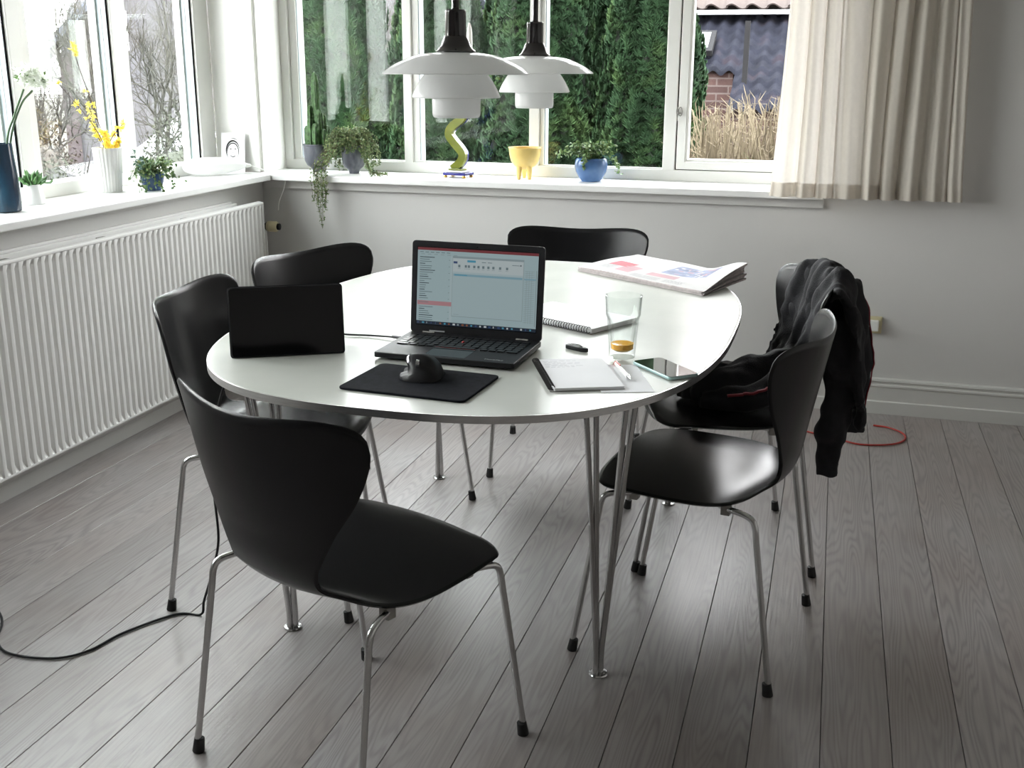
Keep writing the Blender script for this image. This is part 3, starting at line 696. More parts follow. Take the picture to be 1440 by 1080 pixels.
# mouse pad + mouse
mp_ = MB().prism(rounded_rect(.284, .206, .014, 6), 0, .005).obj('mouse_pad', 'pad', smooth=30, bevel=.0015, label='black rounded rectangular mouse pad in front of the laptop', category='mouse pad')
mp_.location = (-.798, 2.0695, ZT_); mp_.rotation_euler.z = math.radians(-4)
ms = thing('computer_mouse', 'black sculpted upright computer mouse with shiny thumb side on the mouse pad', 'mouse', (-.800, 2.105, ZT_+.0055), math.radians(98))
def mouse_pt(u, v):
    # u around, v along; local x = length, y = width
    a = u*2*PI; x_ = (v-.5)*.112; e_ = max(0., 1-(abs(v-.5)*2)**3.2)**.45
    lean = .014
    hgt = interp([(0, .012), (.2, .034), (.45, .050), (.7, .045), (1, .02)], v)
    c_, s_ = math.cos(a), math.sin(a)
    y_ = .038*e_*(abs(c_)**.8)*(1 if c_ > 0 else -1); z_ = max(0, s_)**.75*hgt*e_
    y_ += (z_/.05)*lean - (.010*math.exp(-((z_-.02)/.012)**2) if c_ > 0 else 0)
    y_ += (.016 if c_ > 0 and z_ < .010 else 0)*e_*.9
    return Vector((x_, y_, z_+.0005 if s_ > 0 else .0005))
MB().grid(mouse_pt, 48, 26).obj('shell', 'plastic', ms, smooth=60)
MB().grid(lambda u, v: (lambda p: Vector((p.x, p.y+.0012, p.z+.0008)))(mouse_pt(.035+u*.15, .30+v*.6)), 14, 20).obj('thumb_panel', mat('shiny_gunmetal', (.20, .20, .21), .12, .9), ms, smooth=60)
MB().lathe([(.007, -.004), (.0085, -.003), (.0085, .003), (.007, .004)], (-.032, -.002+.01, .036), 18, Matrix.Rotation(PI/2, 3, 'X')).obj('scroll_wheel', 'chrome', ms, smooth=40)
# notebooks
pm_ink = mat('dark_ink', (.08, .08, .10), .7)
coilm = mat('dark_wire', (.10, .10, .10), .35, .8)
def notebook(name_lab, c, rz, W_, D_, spiral_x, lines, th=.007, spine_m='steel'):
    t = thing('spiral_notebook', name_lab, 'notebook', (c[0], c[1], ZT_), rz, group='spiral notebooks on the table')
    MB().box((-W_/2, -D_/2, 0), (W_/2, D_/2, .0012)).obj('back_cover', 'card', t)
    MB().prism([(x+.004, y) for x, y in rounded_rect(W_-.009, D_-.002, .004, 3)], .0013, th).obj('page_block', 'paper2' if lines else 'paper', t, smooth=30)
    k_ = int(D_/.0085)
    co = MB()
    for i in range(k_):
        y_ = -D_/2+.008+i*(D_-.016)/(k_-1)
        co.tube([(-W_/2+.004+.0075*math.cos(a), y_+.002*math.sin(a/2), th*.5+.0032+(th*.5+.0016)*math.sin(a)) for a in [q*2*PI/10 for q in range(11)]], .0011, 5, cap=False)
    co.obj('spiral_binding', coilm, t, smooth=60)
    if lines:
        ln = MB()
        for r_ in range(7):
            x_ = -W_/2+.018
            y_ = D_/2-.02-r_*.0085
            for q in range(R.randint(3, 6)):
                l_ = R.uniform(.006, .016); ln.quad((x_, y_, th+.0001), (x_+l_, y_, th+.0001), (x_+l_, y_+.0012, th+.0001), (x_, y_+.0012, th+.0001)); x_ += l_+.004
        ln.obj('handwriting', mat('grey_ink', (.30, .30, .34), .8), t, kind='stuff')
    return t
def quad_frame(p, q):  # centre and heading from a near-left to far-left edge
    return
notebook('open white spiral notebook with a few written lines, beside the laptop front corner', (-.494, 2.226), math.radians(23.5), .158, .235, 0, True)
notebook('closed white spiral notebook behind the laptop and the glass, no writing on it', (-.634, 2.757), math.radians(63), .195, .295, 0, False, .013)
sh_ = MB().box((-.055, -.108, 0), (.055, .108, .0006)).obj('paper_sheet', 'paper2', label='loose white paper sheet lying under the red and white pen', category='paper')
sh_.location = (-.402, 2.232, ZT_); sh_.rotation_euler.z = math.radians(20)
pn = thing('ballpoint_pen', 'white ballpoint pen with red clip on the loose paper sheet', 'pen', (-.402, 2.272, ZT_+.0056), math.atan2(-.132, .062))
MB().tube([(-.060, 0, 0), (.045, 0, 0)], .0050, 14).obj('barrel', 'white', pn, smooth=40)
rp = mat('red_plastic', (.5, .02, .02), .3)
MB().tube([(-.072, 0, 0), (-.067, 0, 0), (-.058, 0, 0)], [.003, .0046, .0051], 12).obj('push_button', rp, pn, smooth=40)
MB().box((-.062, -.0015, .004), (-.025, .0015, .0072)).obj('clip', rp, pn, bevel=.0006)
MB().tube([(.045, 0, 0), (.058, 0, 0), (.066, 0, 0)], [.0048, .003, .0008], 12).obj('tip', 'chrome', pn, smooth=40)
# black stick
st_ = thing('usb_stick', 'small black stick with a loop lying alone beside the laptop', 'usb stick', (-.5435, 2.444, ZT_), math.atan2(-.032, .059))
MB().prism([(-.032, -.007), (-.028, -.010), (.018, -.010), (.033, -.003), (.033, .002), (.020, .009), (-.028, .010), (-.032, .007)], .0, .010).obj('body', 'plastic', st_, smooth=30, bevel=.002)
MB().tube(smoothpath([(-.022, -.003, .0105), (.0, -.004, .0125), (.016, -.001, .0105), (.0, .004, .0125), (-.022, .003, .0105)], 4), .0012, 6).obj('grip_ridge', 'chrome', st_)
# phone
ph = thing('smartphone', 'dark mirror-faced phone with pale teal edges lying near the right table edge', 'phone', (-.318, 2.326, ZT_), math.atan2(-.114, .103))
teal = mat('pale_teal_metal', (.42, .58, .58), .3, .5)
MB().prism(rounded_rect(.154, .078, .010, 6), 0, .0072).obj('body', teal, ph, smooth=30, bevel=.0015)
MB().prism(rounded_rect(.150, .074, .009, 6), .0072, .0077).obj('screen', mat('mirror_screen', (.01, .012, .012), .03, spec=1., coat=1.), ph, smooth=30)
# drinking glass
gm = glass_pane('clear_glass', (.98, .99, .985)); t_ = gm.node_tree
lw_ = t_.nodes.new('ShaderNodeLayerWeight'); lw_.inputs[0].default_value = .35; rg = t_.nodes.new('ShaderNodeValToRGB'); t_.links.new(lw_.outputs['Facing'], rg.inputs[0])
rg.color_ramp.elements[0].color = (.97, .98, .975, 1); rg.color_ramp.elements[0].position = .35; rg.color_ramp.elements[1].color = (.48, .50, .49, 1); rg.color_ramp.elements[1].position = 1
t_.links.new(rg.outputs[0], [n for n in t_.nodes if n.type == 'BSDF_TRANSPARENT'][0].inputs[0])
tg = thing('drinking_glass', 'tall clear faceted glass with a little amber drink in it', 'glass', (-.431, 2.413, ZT_))
op = [(.0285, 0), (.0305, .003), (.0310, .012), (.0335, .050), (.0365, .088), (.0375, .094), (.0400, .100), (.0425, .145)]
ip = [(.0412, .1455), (.0388, .102), (.0360, .094), (.0330, .086), (.0285, .048), (.0262, .020), (.018, .0145), (.0005, .0135)]
MB().lathe(op+ip, n=108, fl=lambda a, z: (-.07*abs(math.sin(a*4.5)) if .008 < z < .092 else 0)).obj('tumbler', gm, tg, smooth=35)
am = bpy.data.materials.new('amber_drink'); am.use_nodes = True; pb = am.node_tree.nodes['Principled BSDF']
pb.inputs['Base Color'].default_value = (.85, .38, .05, 1); pb.inputs['Transmission Weight'].default_value = .0; pb.inputs['Roughness'].default_value = .05; pb.inputs['IOR'].default_value = 1.33
nz = am.node_tree.nodes.new('ShaderNodeTexNoise'); rr_ = am.node_tree.nodes.new('ShaderNodeValToRGB'); am.node_tree.links.new(nz.outputs[0], rr_.inputs[0]); rr_.color_ramp.elements[0].color = (.95, .40, .04, 1); rr_.color_ramp.elements[1].color = (1, .60, .12, 1); am.node_tree.links.new(rr_.outputs[0], pb.inputs['Base Color'])
MB().lathe([(.0005, .0142), (.0175, .0152), (.0250, .0205), (.0262, .033), (.0005, .0332)], n=40).obj('drink', am, tg, smooth=35)
# newspaper
nw = thing('newspaper', 'folded newspaper with pale red and blue print at the far right of the table', 'newspaper', (0, 0, 0))
newsp = mat('newsprint', (.60, .585, .585), .8, nscale=10, namt=.02); newse = mat('newsprint_edge', (.55, .48, .48), .8, nscale=60, namt=.2)
P00, P10, P11, P01 = Vector((-.772, 3.475)), Vector((-.335, 3.185)), Vector((-.235, 3.47)), Vector((-.628, 3.775))
def news_pt(u, v, z, sh=0):
    a = P00.lerp(P10, u); b = P01.lerp(P11, u); p = a.lerp(b, v)
    r_ = .5+.5*math.cos(min(1, max(0, (1-u)/.35))*PI)
    wav = .006*math.sin(u*6+v*2)*math.sin(v*3+.5) + .012*r_*v*1.6
    return Vector((p.x, p.y, ZT_+z*(1+1.8*r_*v)+max(0, wav)*(z/.013)))
NL = 7
for k_ in range(NL):
    z0_, z1_ = .0006+k_*.0019, .0006+k_*.0019+.0015
    ju, jv, iu, iv = R.uniform(-.012, .012), R.uniform(-.02, .0), R.uniform(-.01, .012), R.uniform(-.01, .01)
    g = MB(); U, V = 24, 12
    f0 = lambda u, v: (ju+u*(1-ju+iu), jv+v*(1-jv+iv))
    A = [news_pt(*f0(i/U, j/V), z1_) for j in range(V+1) for i in range(U+1)]; B = [news_pt(*f0(i/U, j/V), z0_) for j in range(V+1) for i in range(U+1)]
    n0 = len(A); fs = []
    for j in range(V):
        for i in range(U): q = (j*(U+1)+i, j*(U+1)+i+1, (j+1)*(U+1)+i+1, (j+1)*(U+1)+i); fs += [q, tuple(n0+z_ for z_ in q[::-1])]
    ring = list(range(U+1))+[j*(U+1)+U for j in range(1, V+1)]+[V*(U+1)+i for i in range(U-1, -1, -1)]+[j*(U+1) for j in range(V-1, 0, -1)]
    g.add(A+B, fs); g.m = 1; g.add([], [])
    for q in range(len(ring)):
        a, b = ring[q], ring[(q+1) % len(ring)]; g.f.append((b, a, n0+a, n0+b)); g.mi.append(1)
    g.obj('page_layer', [newsp, newse], nw, smooth=40, doubles=False)
zt_ = .0006+(NL-1)*.0019+.0015+.0002
pp = {}
prm = [mat('print_red', (.50, .12, .15), .8), mat('print_blue', (.26, .29, .42), .8, nscale=40, namt=.35), mat('print_pink', (.50, .30, .33), .8), mat('print_black', (.25, .25, .27), .8)]
g = MB()
def npatch(u0, v0, u1, v1, m_, nu=6, nv=4):
    g.m = m_; g.grid(lambda u, v: news_pt(u0+(u1-u0)*u, v0+(v1-v0)*v, zt_), nu, nv)
npatch(.10, .30, .27, .52, 0); npatch(.24, .12, .36, .42, 2); npatch(.50, .42, .88, .86, 1, 10, 8); npatch(.46, .22, .70, .36, 2)
for r_ in range(6):
    npatch(.08+.0*r_, .14+r_*.03, .20, .15+r_*.03, 3, 2, 1); npatch(.40, .05+r_*.022, .62, .056+r_*.022, 3, 3, 1)
for r_ in range(9):
    u_ = .66
    while u_ < .80: l_ = R.uniform(.01, .035); npatch(u_, .06+r_*.013, u_+l_, .064+r_*.013, 3, 1, 1); u_ += l_+.008
for _ in range(40):
    a_, b_ = R.uniform(.51, .85), R.uniform(.44, .82); npatch2 = (a_, b_, a_+R.uniform(.01, .05), b_+R.uniform(.01, .05))
    zt_ += .00001; npatch(*npatch2, R.choice([1, 2, 2, 4]), 1, 1)
g.obj('printed_picture', prm+[newsp], nw, doubles=False)

# ================================================================ CORDS AND SOCKET
MB().tube(smoothpath([(-1.20, 2.05, .700), (-1.25, 2.055, .690), (-1.31, 2.10, .59), (-1.353, 2.15, .472), (-1.377, 2.17, .371), (-1.388, 2.19, .23), (-1.423, 2.2, .123), (-1.454, 2.207, .046), (-1.468, 2.208, .0042), (-1.53, 2.19, .0042), (-1.60, 2.07, .0042), (-1.628, 1.97, .0042), (-1.686, 1.916, .0042), (-1.80, 1.905, .0042), (-1.875, 1.95, .0042), (-1.96, 2.06, .0042), (-2.2, 2.2, .0042), (-2.42, 2.1, .0042)], 8), .0032, 8).obj('power_cord', 'plastic', smooth=60, label='thin black power cord hanging from the table and running across the floor to the left', category='cord')
redc = mat('red_cord', (.50, .05, .04), .45)
MB().tube(smoothpath([(-.02, 4.20, .0046), (.099, 4.142, .0046), (.19, 4.096, .0046), (.30, 4.13, .0046), (.352, 4.20, .0046), (.350, 4.28, .0046), (.301, 4.338, .0046), (.243, 4.352, .0046)], 8), .0036, 8).obj('extension_cord', redc, smooth=60, label='loop of red cord on the floor by the back baseboard', category='cord')
so = thing('wall_socket', 'small cream power socket on the back wall behind the jacket', 'socket', (.212, YW, .37))
MB().box((-.035, -.012, -.035), (.035, -.0005, .035)).obj('cover_plate', cream, so, bevel=.004)
MB().box((-.022, -.034, -.022), (.022, -.0122, .022)).obj('plug', 'white', so, bevel=.004)

# ================================================================ SILL THINGS
def blob_leaf(g, p, d, n_, L_, W_, bend=.2):
    d = d.normalized(); s_ = d.cross(n_)
    s_ = s_.normalized() if s_.length > 1e-6 else d.orthogonal().normalized()
    up = s_.cross(d)
    a = p; b = p+d*L_*.5+s_*W_*.5+up*L_*bend*.4; c = p+d*L_; e_ = p+d*L_*.5-s_*W_*.5+up*L_*bend*.4
    g.add([a, b, c-up*L_*bend*.4, e_], [(0, 1, 2), (0, 2, 3)])
def rvec(): 
    while True:
        v = Vector((R.uniform(-1, 1), R.uniform(-1, 1), R.uniform(-1, 1)))
        if .05 < v.length < 1: return v.normalized()
green = ramp2(mat('leaf_green', (.1, .2, .05), .5, nscale=60), [(.3, (.03, .075, .02)), (.6, (.10, .20, .05)), (.8, (.22, .33, .12))])
varieg = ramp2(mat('variegated_leaf', (.3, .4, .2), .5, nscale=90), [(.35, (.05, .12, .04)), (.52, (.16, .26, .09)), (.6, (.20, .25, .10))])
greyg = ramp2(mat('grey_green_leaf', (.3, .4, .2), .5, nscale=70), [(.3, (.05, .10, .03)), (.5, (.14, .22, .08)), (.7, (.36, .38, .18))])
soil = mat('dark_soil', (.035, .025, .02), .95, nscale=80, namt=.5)
ZP = ZS+.0005
# dark blue vase with white flowers
vz = thing('tall_vase', 'tall dark blue glazed vase at the left end of the left sill', 'vase', (-2.615, 3.02, ZP))
dkb = ramp2(mat('dark_blue_glaze', (.02, .04, .07), .15, nscale=14, stretch=(1, 1, .3)), [(.3, (.012, .014, .02)), (.55, (.015, .04, .075)), (.8, (.03, .10, .15))])
MB().lathe([(.001, 0), (.040, 0), (.046, .004), (.046, .05), (.0445, .12), (.040, .185), (.038, .221), (.035, .222), (.034, .19), (.034, .02), (.001, .02)], n=40).obj('body', dkb, vz, smooth=35)
wf = translucent(mat('white_petal', (.88, .90, .85), .6, nscale=40, namt=.05), (.9, .92, .86), .45); stemg = mat('stem_green', (.06, .13, .05), .5); bud = mat('green_bud', (.12, .22, .06), .5)
def flower_stem(label, pts, head, hr, n_):
    t = thing('flower_stem', label, 'flower', (0, 0, 0), group='white flowers in the dark vase')
    MB().tube(smoothpath(pts, 6), .0035, 8).obj('stem', stemg, t, smooth=50)
    g = MB(); h = MB()
    for i in range(n_):
        c_ = Vector(head)+rvec()*hr*R.uniform(.3, 1)
        for k_ in range(5):
            blob_leaf(g if R.random() < .94 else h, c_, rvec()+(c_-Vector(head)).normalized()*.7, rvec(), R.uniform(.018, .030), .011)
    g.obj('petals', wf, t, kind='stuff'); h.obj('buds', bud, t, kind='stuff')
flower_stem('white flower on a bent stem leaning right from the dark vase', [(-2.612, 3.03, .93), (-2.605, 3.045, 1.12), (-2.600, 3.085, 1.20), (-2.60, 3.145, 1.285)], (-2.60, 3.165, 1.335), .038, 46)
flower_stem('white flower leaning right from the dark vase, the straighter stem of the two', [(-2.608, 3.035, .93), (-2.60, 3.055, 1.12), (-2.597, 3.12, 1.235), (-2.595, 3.18, 1.28)], (-2.595, 3.21, 1.31), .030, 26)
flower_stem('white flower standing upright at the very left edge of the picture', [(-2.62, 3.01, .93), (-2.615, 3.00, 1.12), (-2.61, 2.995, 1.27)], (-2.61, 2.985, 1.33), .030, 26)
# small white pot with green succulent
cp = thing('succulent_pot', 'small white pot holding a green succulent, beside the dark vase', 'plant', (-2.675, 3.225, ZP))
wcer = mat('white_ceramic', (.78, .78, .77), .15, nscale=5, namt=.02)
MB().lathe([(.001, 0), (.036, 0), (.038, .003), (.036, .02), (.029, .05), (.027, .068), (.025, .068), (.026, .05), (.001, .045)], n=36).obj('pot', wcer, cp, smooth=35)
MB().lathe([(.0255, .058), (.001, .064)], n=20).obj('soil', soil, cp)
g = MB(); fat = mat('succulent_green', (.07, .17, .05), .4, nscale=30, namt=.3)
for i in range(44):
    a = i*2.399; el = R.uniform(.25, 1.25); d = Vector((math.cos(a)*math.cos(el), math.sin(a)*math.cos(el), math.sin(el)))
    p0 = Vector((0, 0, .060)); L_ = R.uniform(.035, .06)
    MB.tube(g, [p0, p0+d*L_*.5, p0+d*L_*.85+Vector((0, 0, .004)), p0+d*L_+Vector((0, 0, .007))], [.003, .006, .005, .001], 5)
g.tube(smoothpath([(0, 0, .06), (.02, .03, .07), (.02, .065, .068), (.02, .085, .078)], 4), [.003]*6+[.005]*5+[.003, .001], 5)
g.obj('leaves', fat, cp, smooth=50, kind='stuff')
# fluted white vase with yellow branches
fv = thing('fluted_vase', 'white fluted vase holding yellow flowering twigs', 'vase', (-2.665, 3.645, ZP))
MB().lathe([(.001, 0), (.040, 0), (.042, .003), (.0485, .10), (.054, .166), (.0515, .167), (.046, .10), (.040, .01), (.001, .01)], n=144, fl=lambda a, z: (.022*math.cos(a*24) if z > .002 else 0)).obj('body', wcer, fv, smooth=40)
yel = translucent(ramp2(mat('yellow_blossom', (.8, .6, .05), .6, nscale=50), [(.3, (.80, .55, .05)), (.7, (.90, .80, .16))]), (.95, .85, .2), .45); twig = mat('brown_twig', (.07, .045, .035), .7)
vx, vy = -2.665, 3.645
brs = [([(0, 0, .15), (.02, -.10, .26), (.03, -.28, .41)], 5), ([(0, 0, .15), (.0, -.05, .30), (.01, -.13, .46), (.01, -.155, .54)], 7), ([(0, 0, .15), (-.01, -.04, .22), (.0, -.08, .33)], 8),
       ([(0, 0, .15), (.01, .02, .20), (.02, .09, .255)], 4), ([(0, 0, .15), (.02, -.02, .19), (.03, -.06, .235)], 7), ([(0, 0, .15), (.02, .02, .17), (.035, .03, .195)], 7), ([(0, 0, .15), (.02, -.01, .17), (.035, -.05, .19)], 6)]
dsc = ['long low twig reaching far left', 'tallest twig rising to the upper left', 'middle-height twig thick with blossom', 'single twig pointing right', 'short leaning twig left of centre', 'short twig low on the right', 'lowest short twig on the left']
for bi, (pts, nb) in enumerate(brs):
    t = thing('blossom_twig', 'yellow flowering twig in the fluted vase, ' + dsc[bi], 'twig', (vx, vy, ZP), group='yellow twigs in the fluted vase')
    P = smoothpath(pts, 8); MB().tube(P, [.0022-.0012*i/len(P) for i in range(len(P))], 6).obj('stem', twig, t)
    g = MB()
    for q in range(nb*(2 if bi > 1 else 1)):
        c_ = P[int(len(P)*R.uniform(.35, .999))] + rvec()*.008
        for k_ in range(9): blob_leaf(g, c_, rvec(), rvec(), R.uniform(.011, .018), .007)
    c_ = P[-1]
    for k_ in range(10): blob_leaf(g, c_, rvec(), rvec(), R.uniform(.011, .018), .007)
    g.obj('blossoms', yel, t, kind='stuff')
# trailing-plant builder
def strands(g, starts, n_leaf, size, gm_=None):
    for P in starts:
        P = smoothpath(P, 6)
        if gm_ is not None: gm_.tube(P, .0009, 4)
        for k_ in range(n_leaf):
            c_ = P[R.randrange(len(P))]+rvec()*size*.35
            blob_leaf(g, c_, rvec()+Vector((0, 0, -.1)), rvec(), size*R.uniform(.7, 1.3), size*.75)
bp2 = thing('variegated_plant', 'low leafy plant with pale leaves trailing from a small blue pot, left sill', 'plant', (-2.545, 3.745, ZP))
bluc = mat('blue_glaze', (.035, .07, .16), .15, nscale=8, namt=.3)
MB().lathe([(.001, 0), (.030, 0), (.034, .006), (.043, .035), (.047, .066), (.044, .066), (.040, .04), (.001, .035)], n=36).obj('pot', bluc, bp2, smooth=35)
MB().lathe([(.044, .058), (.001, .062)], n=20).obj('soil', soil, bp2)
g, s_ = MB(), MB(); S_ = []
for i in range(46):
    a = R.uniform(0, 2*PI); r_ = R.uniform(.04, .10); S_.append([(0, 0, .06), (math.cos(a)*r_*.5, math.sin(a)*r_*.5, .085+R.uniform(0, .03)), (math.cos(a)*r_, math.sin(a)*r_, .07+R.uniform(-.03, .045))])
for i in range(7):
    a = -PI/2+R.uniform(-1.2, 1.2)+PI*.35; S_.append([(0, 0, .06), (math.cos(a)*.05, math.sin(a)*.05, .08), (math.cos(a)*.07, math.sin(a)*.07, .03), (math.cos(a)*.085, math.sin(a)*.085, .008)])
S_.append([(0, 0, .06), (.05, .06, .05), (.06, .12, .02), (.06, .14, .02)])
strands(g, S_, 11, .017, s_)
g.obj('leaves', varieg, bp2, kind='stuff'); s_.obj('stems', stemg, bp2, kind='stuff')
g, s_ = MB(), MB()
strands(g, [[(-.03, -.02, .06), (-.03, -.05, .11), (-.03, -.055, .155)], [(-.03, -.02, .06), (-.04, -.03, .1), (-.03, -.02, .13)], [(-.03, -.02, .06), (-.0, -.06, .09), (.0, -.07, .12)], [(-.02, 0, .06), (-.03, .0, .1), (-.04, .01, .125)]], 26, .014, s_)
g.obj('sprig', mat('blue_green_leaf', (.12, .22, .17), .5, nscale=50, namt=.4), bp2, kind='stuff'); s_.obj('sprig_stems', stemg, bp2, kind='stuff')
# white glass lamp lying on the sill
lm = thing('glass_table_lamp', 'low white opal glass lamp shaped like a smooth pebble, in the sill corner', 'lamp', (-2.645, 4.375, ZP), math.radians(52))
def peb(u, v):
    a = u*2*PI; t = v*PI; x_ = -math.cos(t)*.145; r_ = math.sin(t)**.75*(.062-.012*(x_/.145))
    z_ = .040 + math.sin(a)*r_*(.62 if math.sin(a) > 0 else .62); return Vector((x_, math.cos(a)*r_, max(.0008, z_)))
MB().grid(peb, 40, 28).obj('shade', 'opal', lm, smooth=70)
MB().tube([(.142, 0, .036), (.158, 0, .035), (.168, 0, .034)], [.011, .009, .006], 14).obj('socket', 'white', lm, smooth=40)
MB().tube(smoothpath([(.168, 0, .034), (.20, -.01, .022), (.245, -.05, .004), (.268, -.105, .0032), (.274, -.118, -.001), (.276, -.125, -.03), (.268, -.118, -.07), (.245, -.115, -.125), (.235, -.125, -.16)], 8), .0022, 8).obj('cord', 'white', lm, smooth=50)
# photo card
cd = thing('photo_card', 'small white card with a black and white drawing of a laughing child in a hood', 'picture', (-2.650, 4.535, ZP), math.radians(4))
Mc = Matrix.Rotation(math.radians(90-7), 4, 'X')
MB().box((-.058, 0, -.004), (.058, .176, 0), Mc).obj('card', 'paper', cd)
ink = [mat('black_ink', (.03, .03, .03), .8), mat('mid_ink', (.25, .25, .25), .8), MT['paper']]
g = MB()
def disc(cx_, cy_, rx_, ry_, m_, lv, a0=0, a1=2*PI, n_=28):
    g.m = m_; pts = [Vector((cx_+rx_*math.cos(a0+(a1-a0)*i/n_), cy_+ry_*math.sin(a0+(a1-a0)*i/n_), .0003+lv*.00015)) for i in range(n_)]
    g.add([Mc @ p for p in pts], [tuple(range(n_))])
def arc(cx_, cy_, rx_, ry_, a0, a1, wd, m_, lv, n_=20):
    g.m = m_; P = []
    for i in range(n_+1):
        a = a0+(a1-a0)*i/n_; w_ = wd*math.sin(PI*(i+.6)/(n_+1.2))
        for s2 in (-1, 1): P.append(Mc @ Vector((cx_+(rx_+s2*w_)*math.cos(a), cy_+(ry_+s2*w_)*math.sin(a), .0003+lv*.00015)))
    g.add(P, [(2*i, 2*i+1, 2*i+3, 2*i+2) for i in range(n_)])
fx_, fy_ = .0, .095
arc(fx_, fy_, .033, .045, .1, PI*1.25, .0045, 0, 1); arc(fx_, fy_-.003, .028, .038, -.9, PI*1.2, .0028, 0, 1); arc(fx_, fy_+.01, .037, .046, .9, 1.9, .003, 1, 1)
disc(fx_-.011, fy_+.008, .0055, .0022, 0, 2); disc(fx_+.012, fy_+.009, .0055, .0022, 0, 2); arc(fx_-.011, fy_+.012, .008, .005, .4, 2.7, .0012, 1, 2); arc(fx_+.012, fy_+.013, .008, .005, .4, 2.7, .0012, 1, 2)
arc(fx_+.001, fy_-.004, .004, .003, PI*1.05, PI*1.95, .0012, 0, 2); disc(fx_, fy_-.020, .013, .0085, 0, 2, PI, 2*PI); disc(fx_, fy_-.021, .009, .003, 2, 3, PI, 2*PI)
arc(fx_-.005, fy_-.012, .018, .010, PI*1.0, PI*1.4, .001, 1, 2); arc(fx_, fy_-.03, .022, .014, PI*1.1, PI*1.9, .0025, 0, 1)
g.obj('drawing', ink, cd, doubles=False)
# cactus
ca = thing('potted_cactus', 'tall green cactus in a round grey-blue pot, left corner of the back sill', 'plant', (-2.292, 4.685, ZP))
gp = ramp2(mat('grey_blue_glaze', (.1, .12, .16), .35, nscale=22, stretch=(1, 1, .4)), [(.3, (.03, .034, .045)), (.55, (.075, .08, .10)), (.75, (.20, .21, .24))])
potp = [(.001, 0), (.026, 0), (.028, .012), (.033, .018), (.050, .030), (.060, .050), (.0635, .080), (.064, .118), (.067, .120), (.067, .126), (.061, .126), (.058, .08), (.001, .06)]
MB().lathe(potp, n=40).obj('pot', gp, ca, smooth=35)
MB().lathe([(.061, .112), (.001, .118)], n=24).obj('gravel', mat('pale_gravel', (.45, .44, .40), .9, nscale=90, namt=.5), ca)
cg = mat('cactus_green', (.045, .11, .03), .5, nscale=60, namt=.5, bump=.5, bscale=150)
def cac(x_, y_, h, r_, name='arm'):
    prof = [(.001, .11), (r_*.8, .11), (r_, .11+h*.3), (r_*.95, .11+h*.85), (r_*.6, .11+h*.97), (.001, .11+h)]
    return MB().lathe(prof, (x_, y_, 0), 30, fl=lambda a, z: .22*math.cos(a*5)).obj(name, cg, ca, smooth=50)
cac(0, 0, .335, .0165, 'column')
for x_, y_, h in ((-.022, -.012, .19), (.02, -.02, .17), (-.035, .01, .14), (.030, .008, .155), (.040, -.015, .085), (-.012, -.035, .13), (.012, -.038, .11), (.048, .01, .10), (-.03, -.03, .10), (0, .025, .18)): cac(x_, y_, h, .0135)
# hanging plant
hp = thing('hanging_plant', 'bushy small-leaved plant in a dark grey pot trailing down over the back sill', 'plant', (-2.098, 4.655, ZP))
MB().lathe([(r_*.86, z*1.0) for r_, z in potp], n=40).obj('pot', gp, hp, smooth=35)
MB().lathe([(.052, .112), (.001, .122)], n=24).obj('soil', soil, hp)
g, s_ = MB(), MB(); S_ = []
for i in range(150):
    a = R.uniform(0, 2*PI); r_ = R.uniform(.06, .135); h_ = R.uniform(.0, .04)
    front = math.sin(a) < -.75
    zz = R.uniform(.02, .13) if not front else R.uniform(.07, .13)
    if abs(math.cos(a)) < .45 and math.sin(a) < 0: zz = R.uniform(.09, .13); r_ = min(r_, .09)
    S_.append([(R.uniform(-.03, .03), R.uniform(-.03, .03), .12), (math.cos(a)*r_*.55, math.sin(a)*r_*.5, .165+h_), (math.cos(a)*r_, math.sin(a)*r_*.7, zz+.03), (math.cos(a)*r_*1.02, math.sin(a)*r_*.72, zz)])
for i in range(26):
    dx = R.uniform(-.125, -.05); L_ = R.choice([.12, .16, .20, .26, .34]) * R.uniform(.7, 1.1)
    if L_ > .2: dx = R.uniform(-.10, -.07)
    S_.append([(0, -.02, .12), (dx*.6, -.09, .13), (dx, -.165, .05), (dx+R.uniform(-.01, .01), -.190, -.01), (dx+.005, -.195, -.01-L_*.4), (dx+.008+R.uniform(-.02, .02), -.195, -.01-L_*.75)])
for i in range(20):
    a = R.uniform(-.5, .3); S_.append([(0, 0, .12), (.07, -.06, .10), (.12, -.09+a*.05, .03), (.12+R.uniform(0, .12), -.10+a*.05, .008)])
strands(g, S_, 34, .0095, s_)
g.obj('leaves', greyg, hp, kind='stuff'); s_.obj('stems', mat('olive_stem', (.10, .10, .04), .6), hp, kind='stuff')
# wavy candle holder and candle
ch_ = thing('candle_holder', 'wavy lime green and blue ceramic candle holder on a stepped square foot', 'candle holder', (-1.590, 4.640, ZP), math.radians(-12))
lime = ramp2(mat('lime_glaze', (.3, .4, .02), .15, nscale=9, stretch=(1, 1, 2)), [(.3, (.10, .12, .012)), (.6, (.15, .17, .018)), (.8, (.22, .23, .05))]); blu = mat('cobalt_glaze', (.03, .03, .17), .15); whg = mat('white_glaze', (.85, .85, .88), .12)
gold = mat('gold_trim', (.55, .33, .08), .3, .9)
MB().box((-.056, -.04, .010), (.056, .04, .022)).obj('foot_plate', blu, ch_, bevel=.002)
MB().box((-.042, -.030, .0225), (.042, .030, .030)).obj('step', whg, ch_, bevel=.002)
MB().box((-.036, -.026, .0305), (.030, .026, .038)).obj('step', lime, ch_, bevel=.002)
for a in (-1, 1):
    for b in (-1, 1): MB().lathe([(.008, 0), (.009, .004), (.007, .0098)], (a*.047, b*.032, 0), 12).obj('foot', gold, ch_, smooth=40)
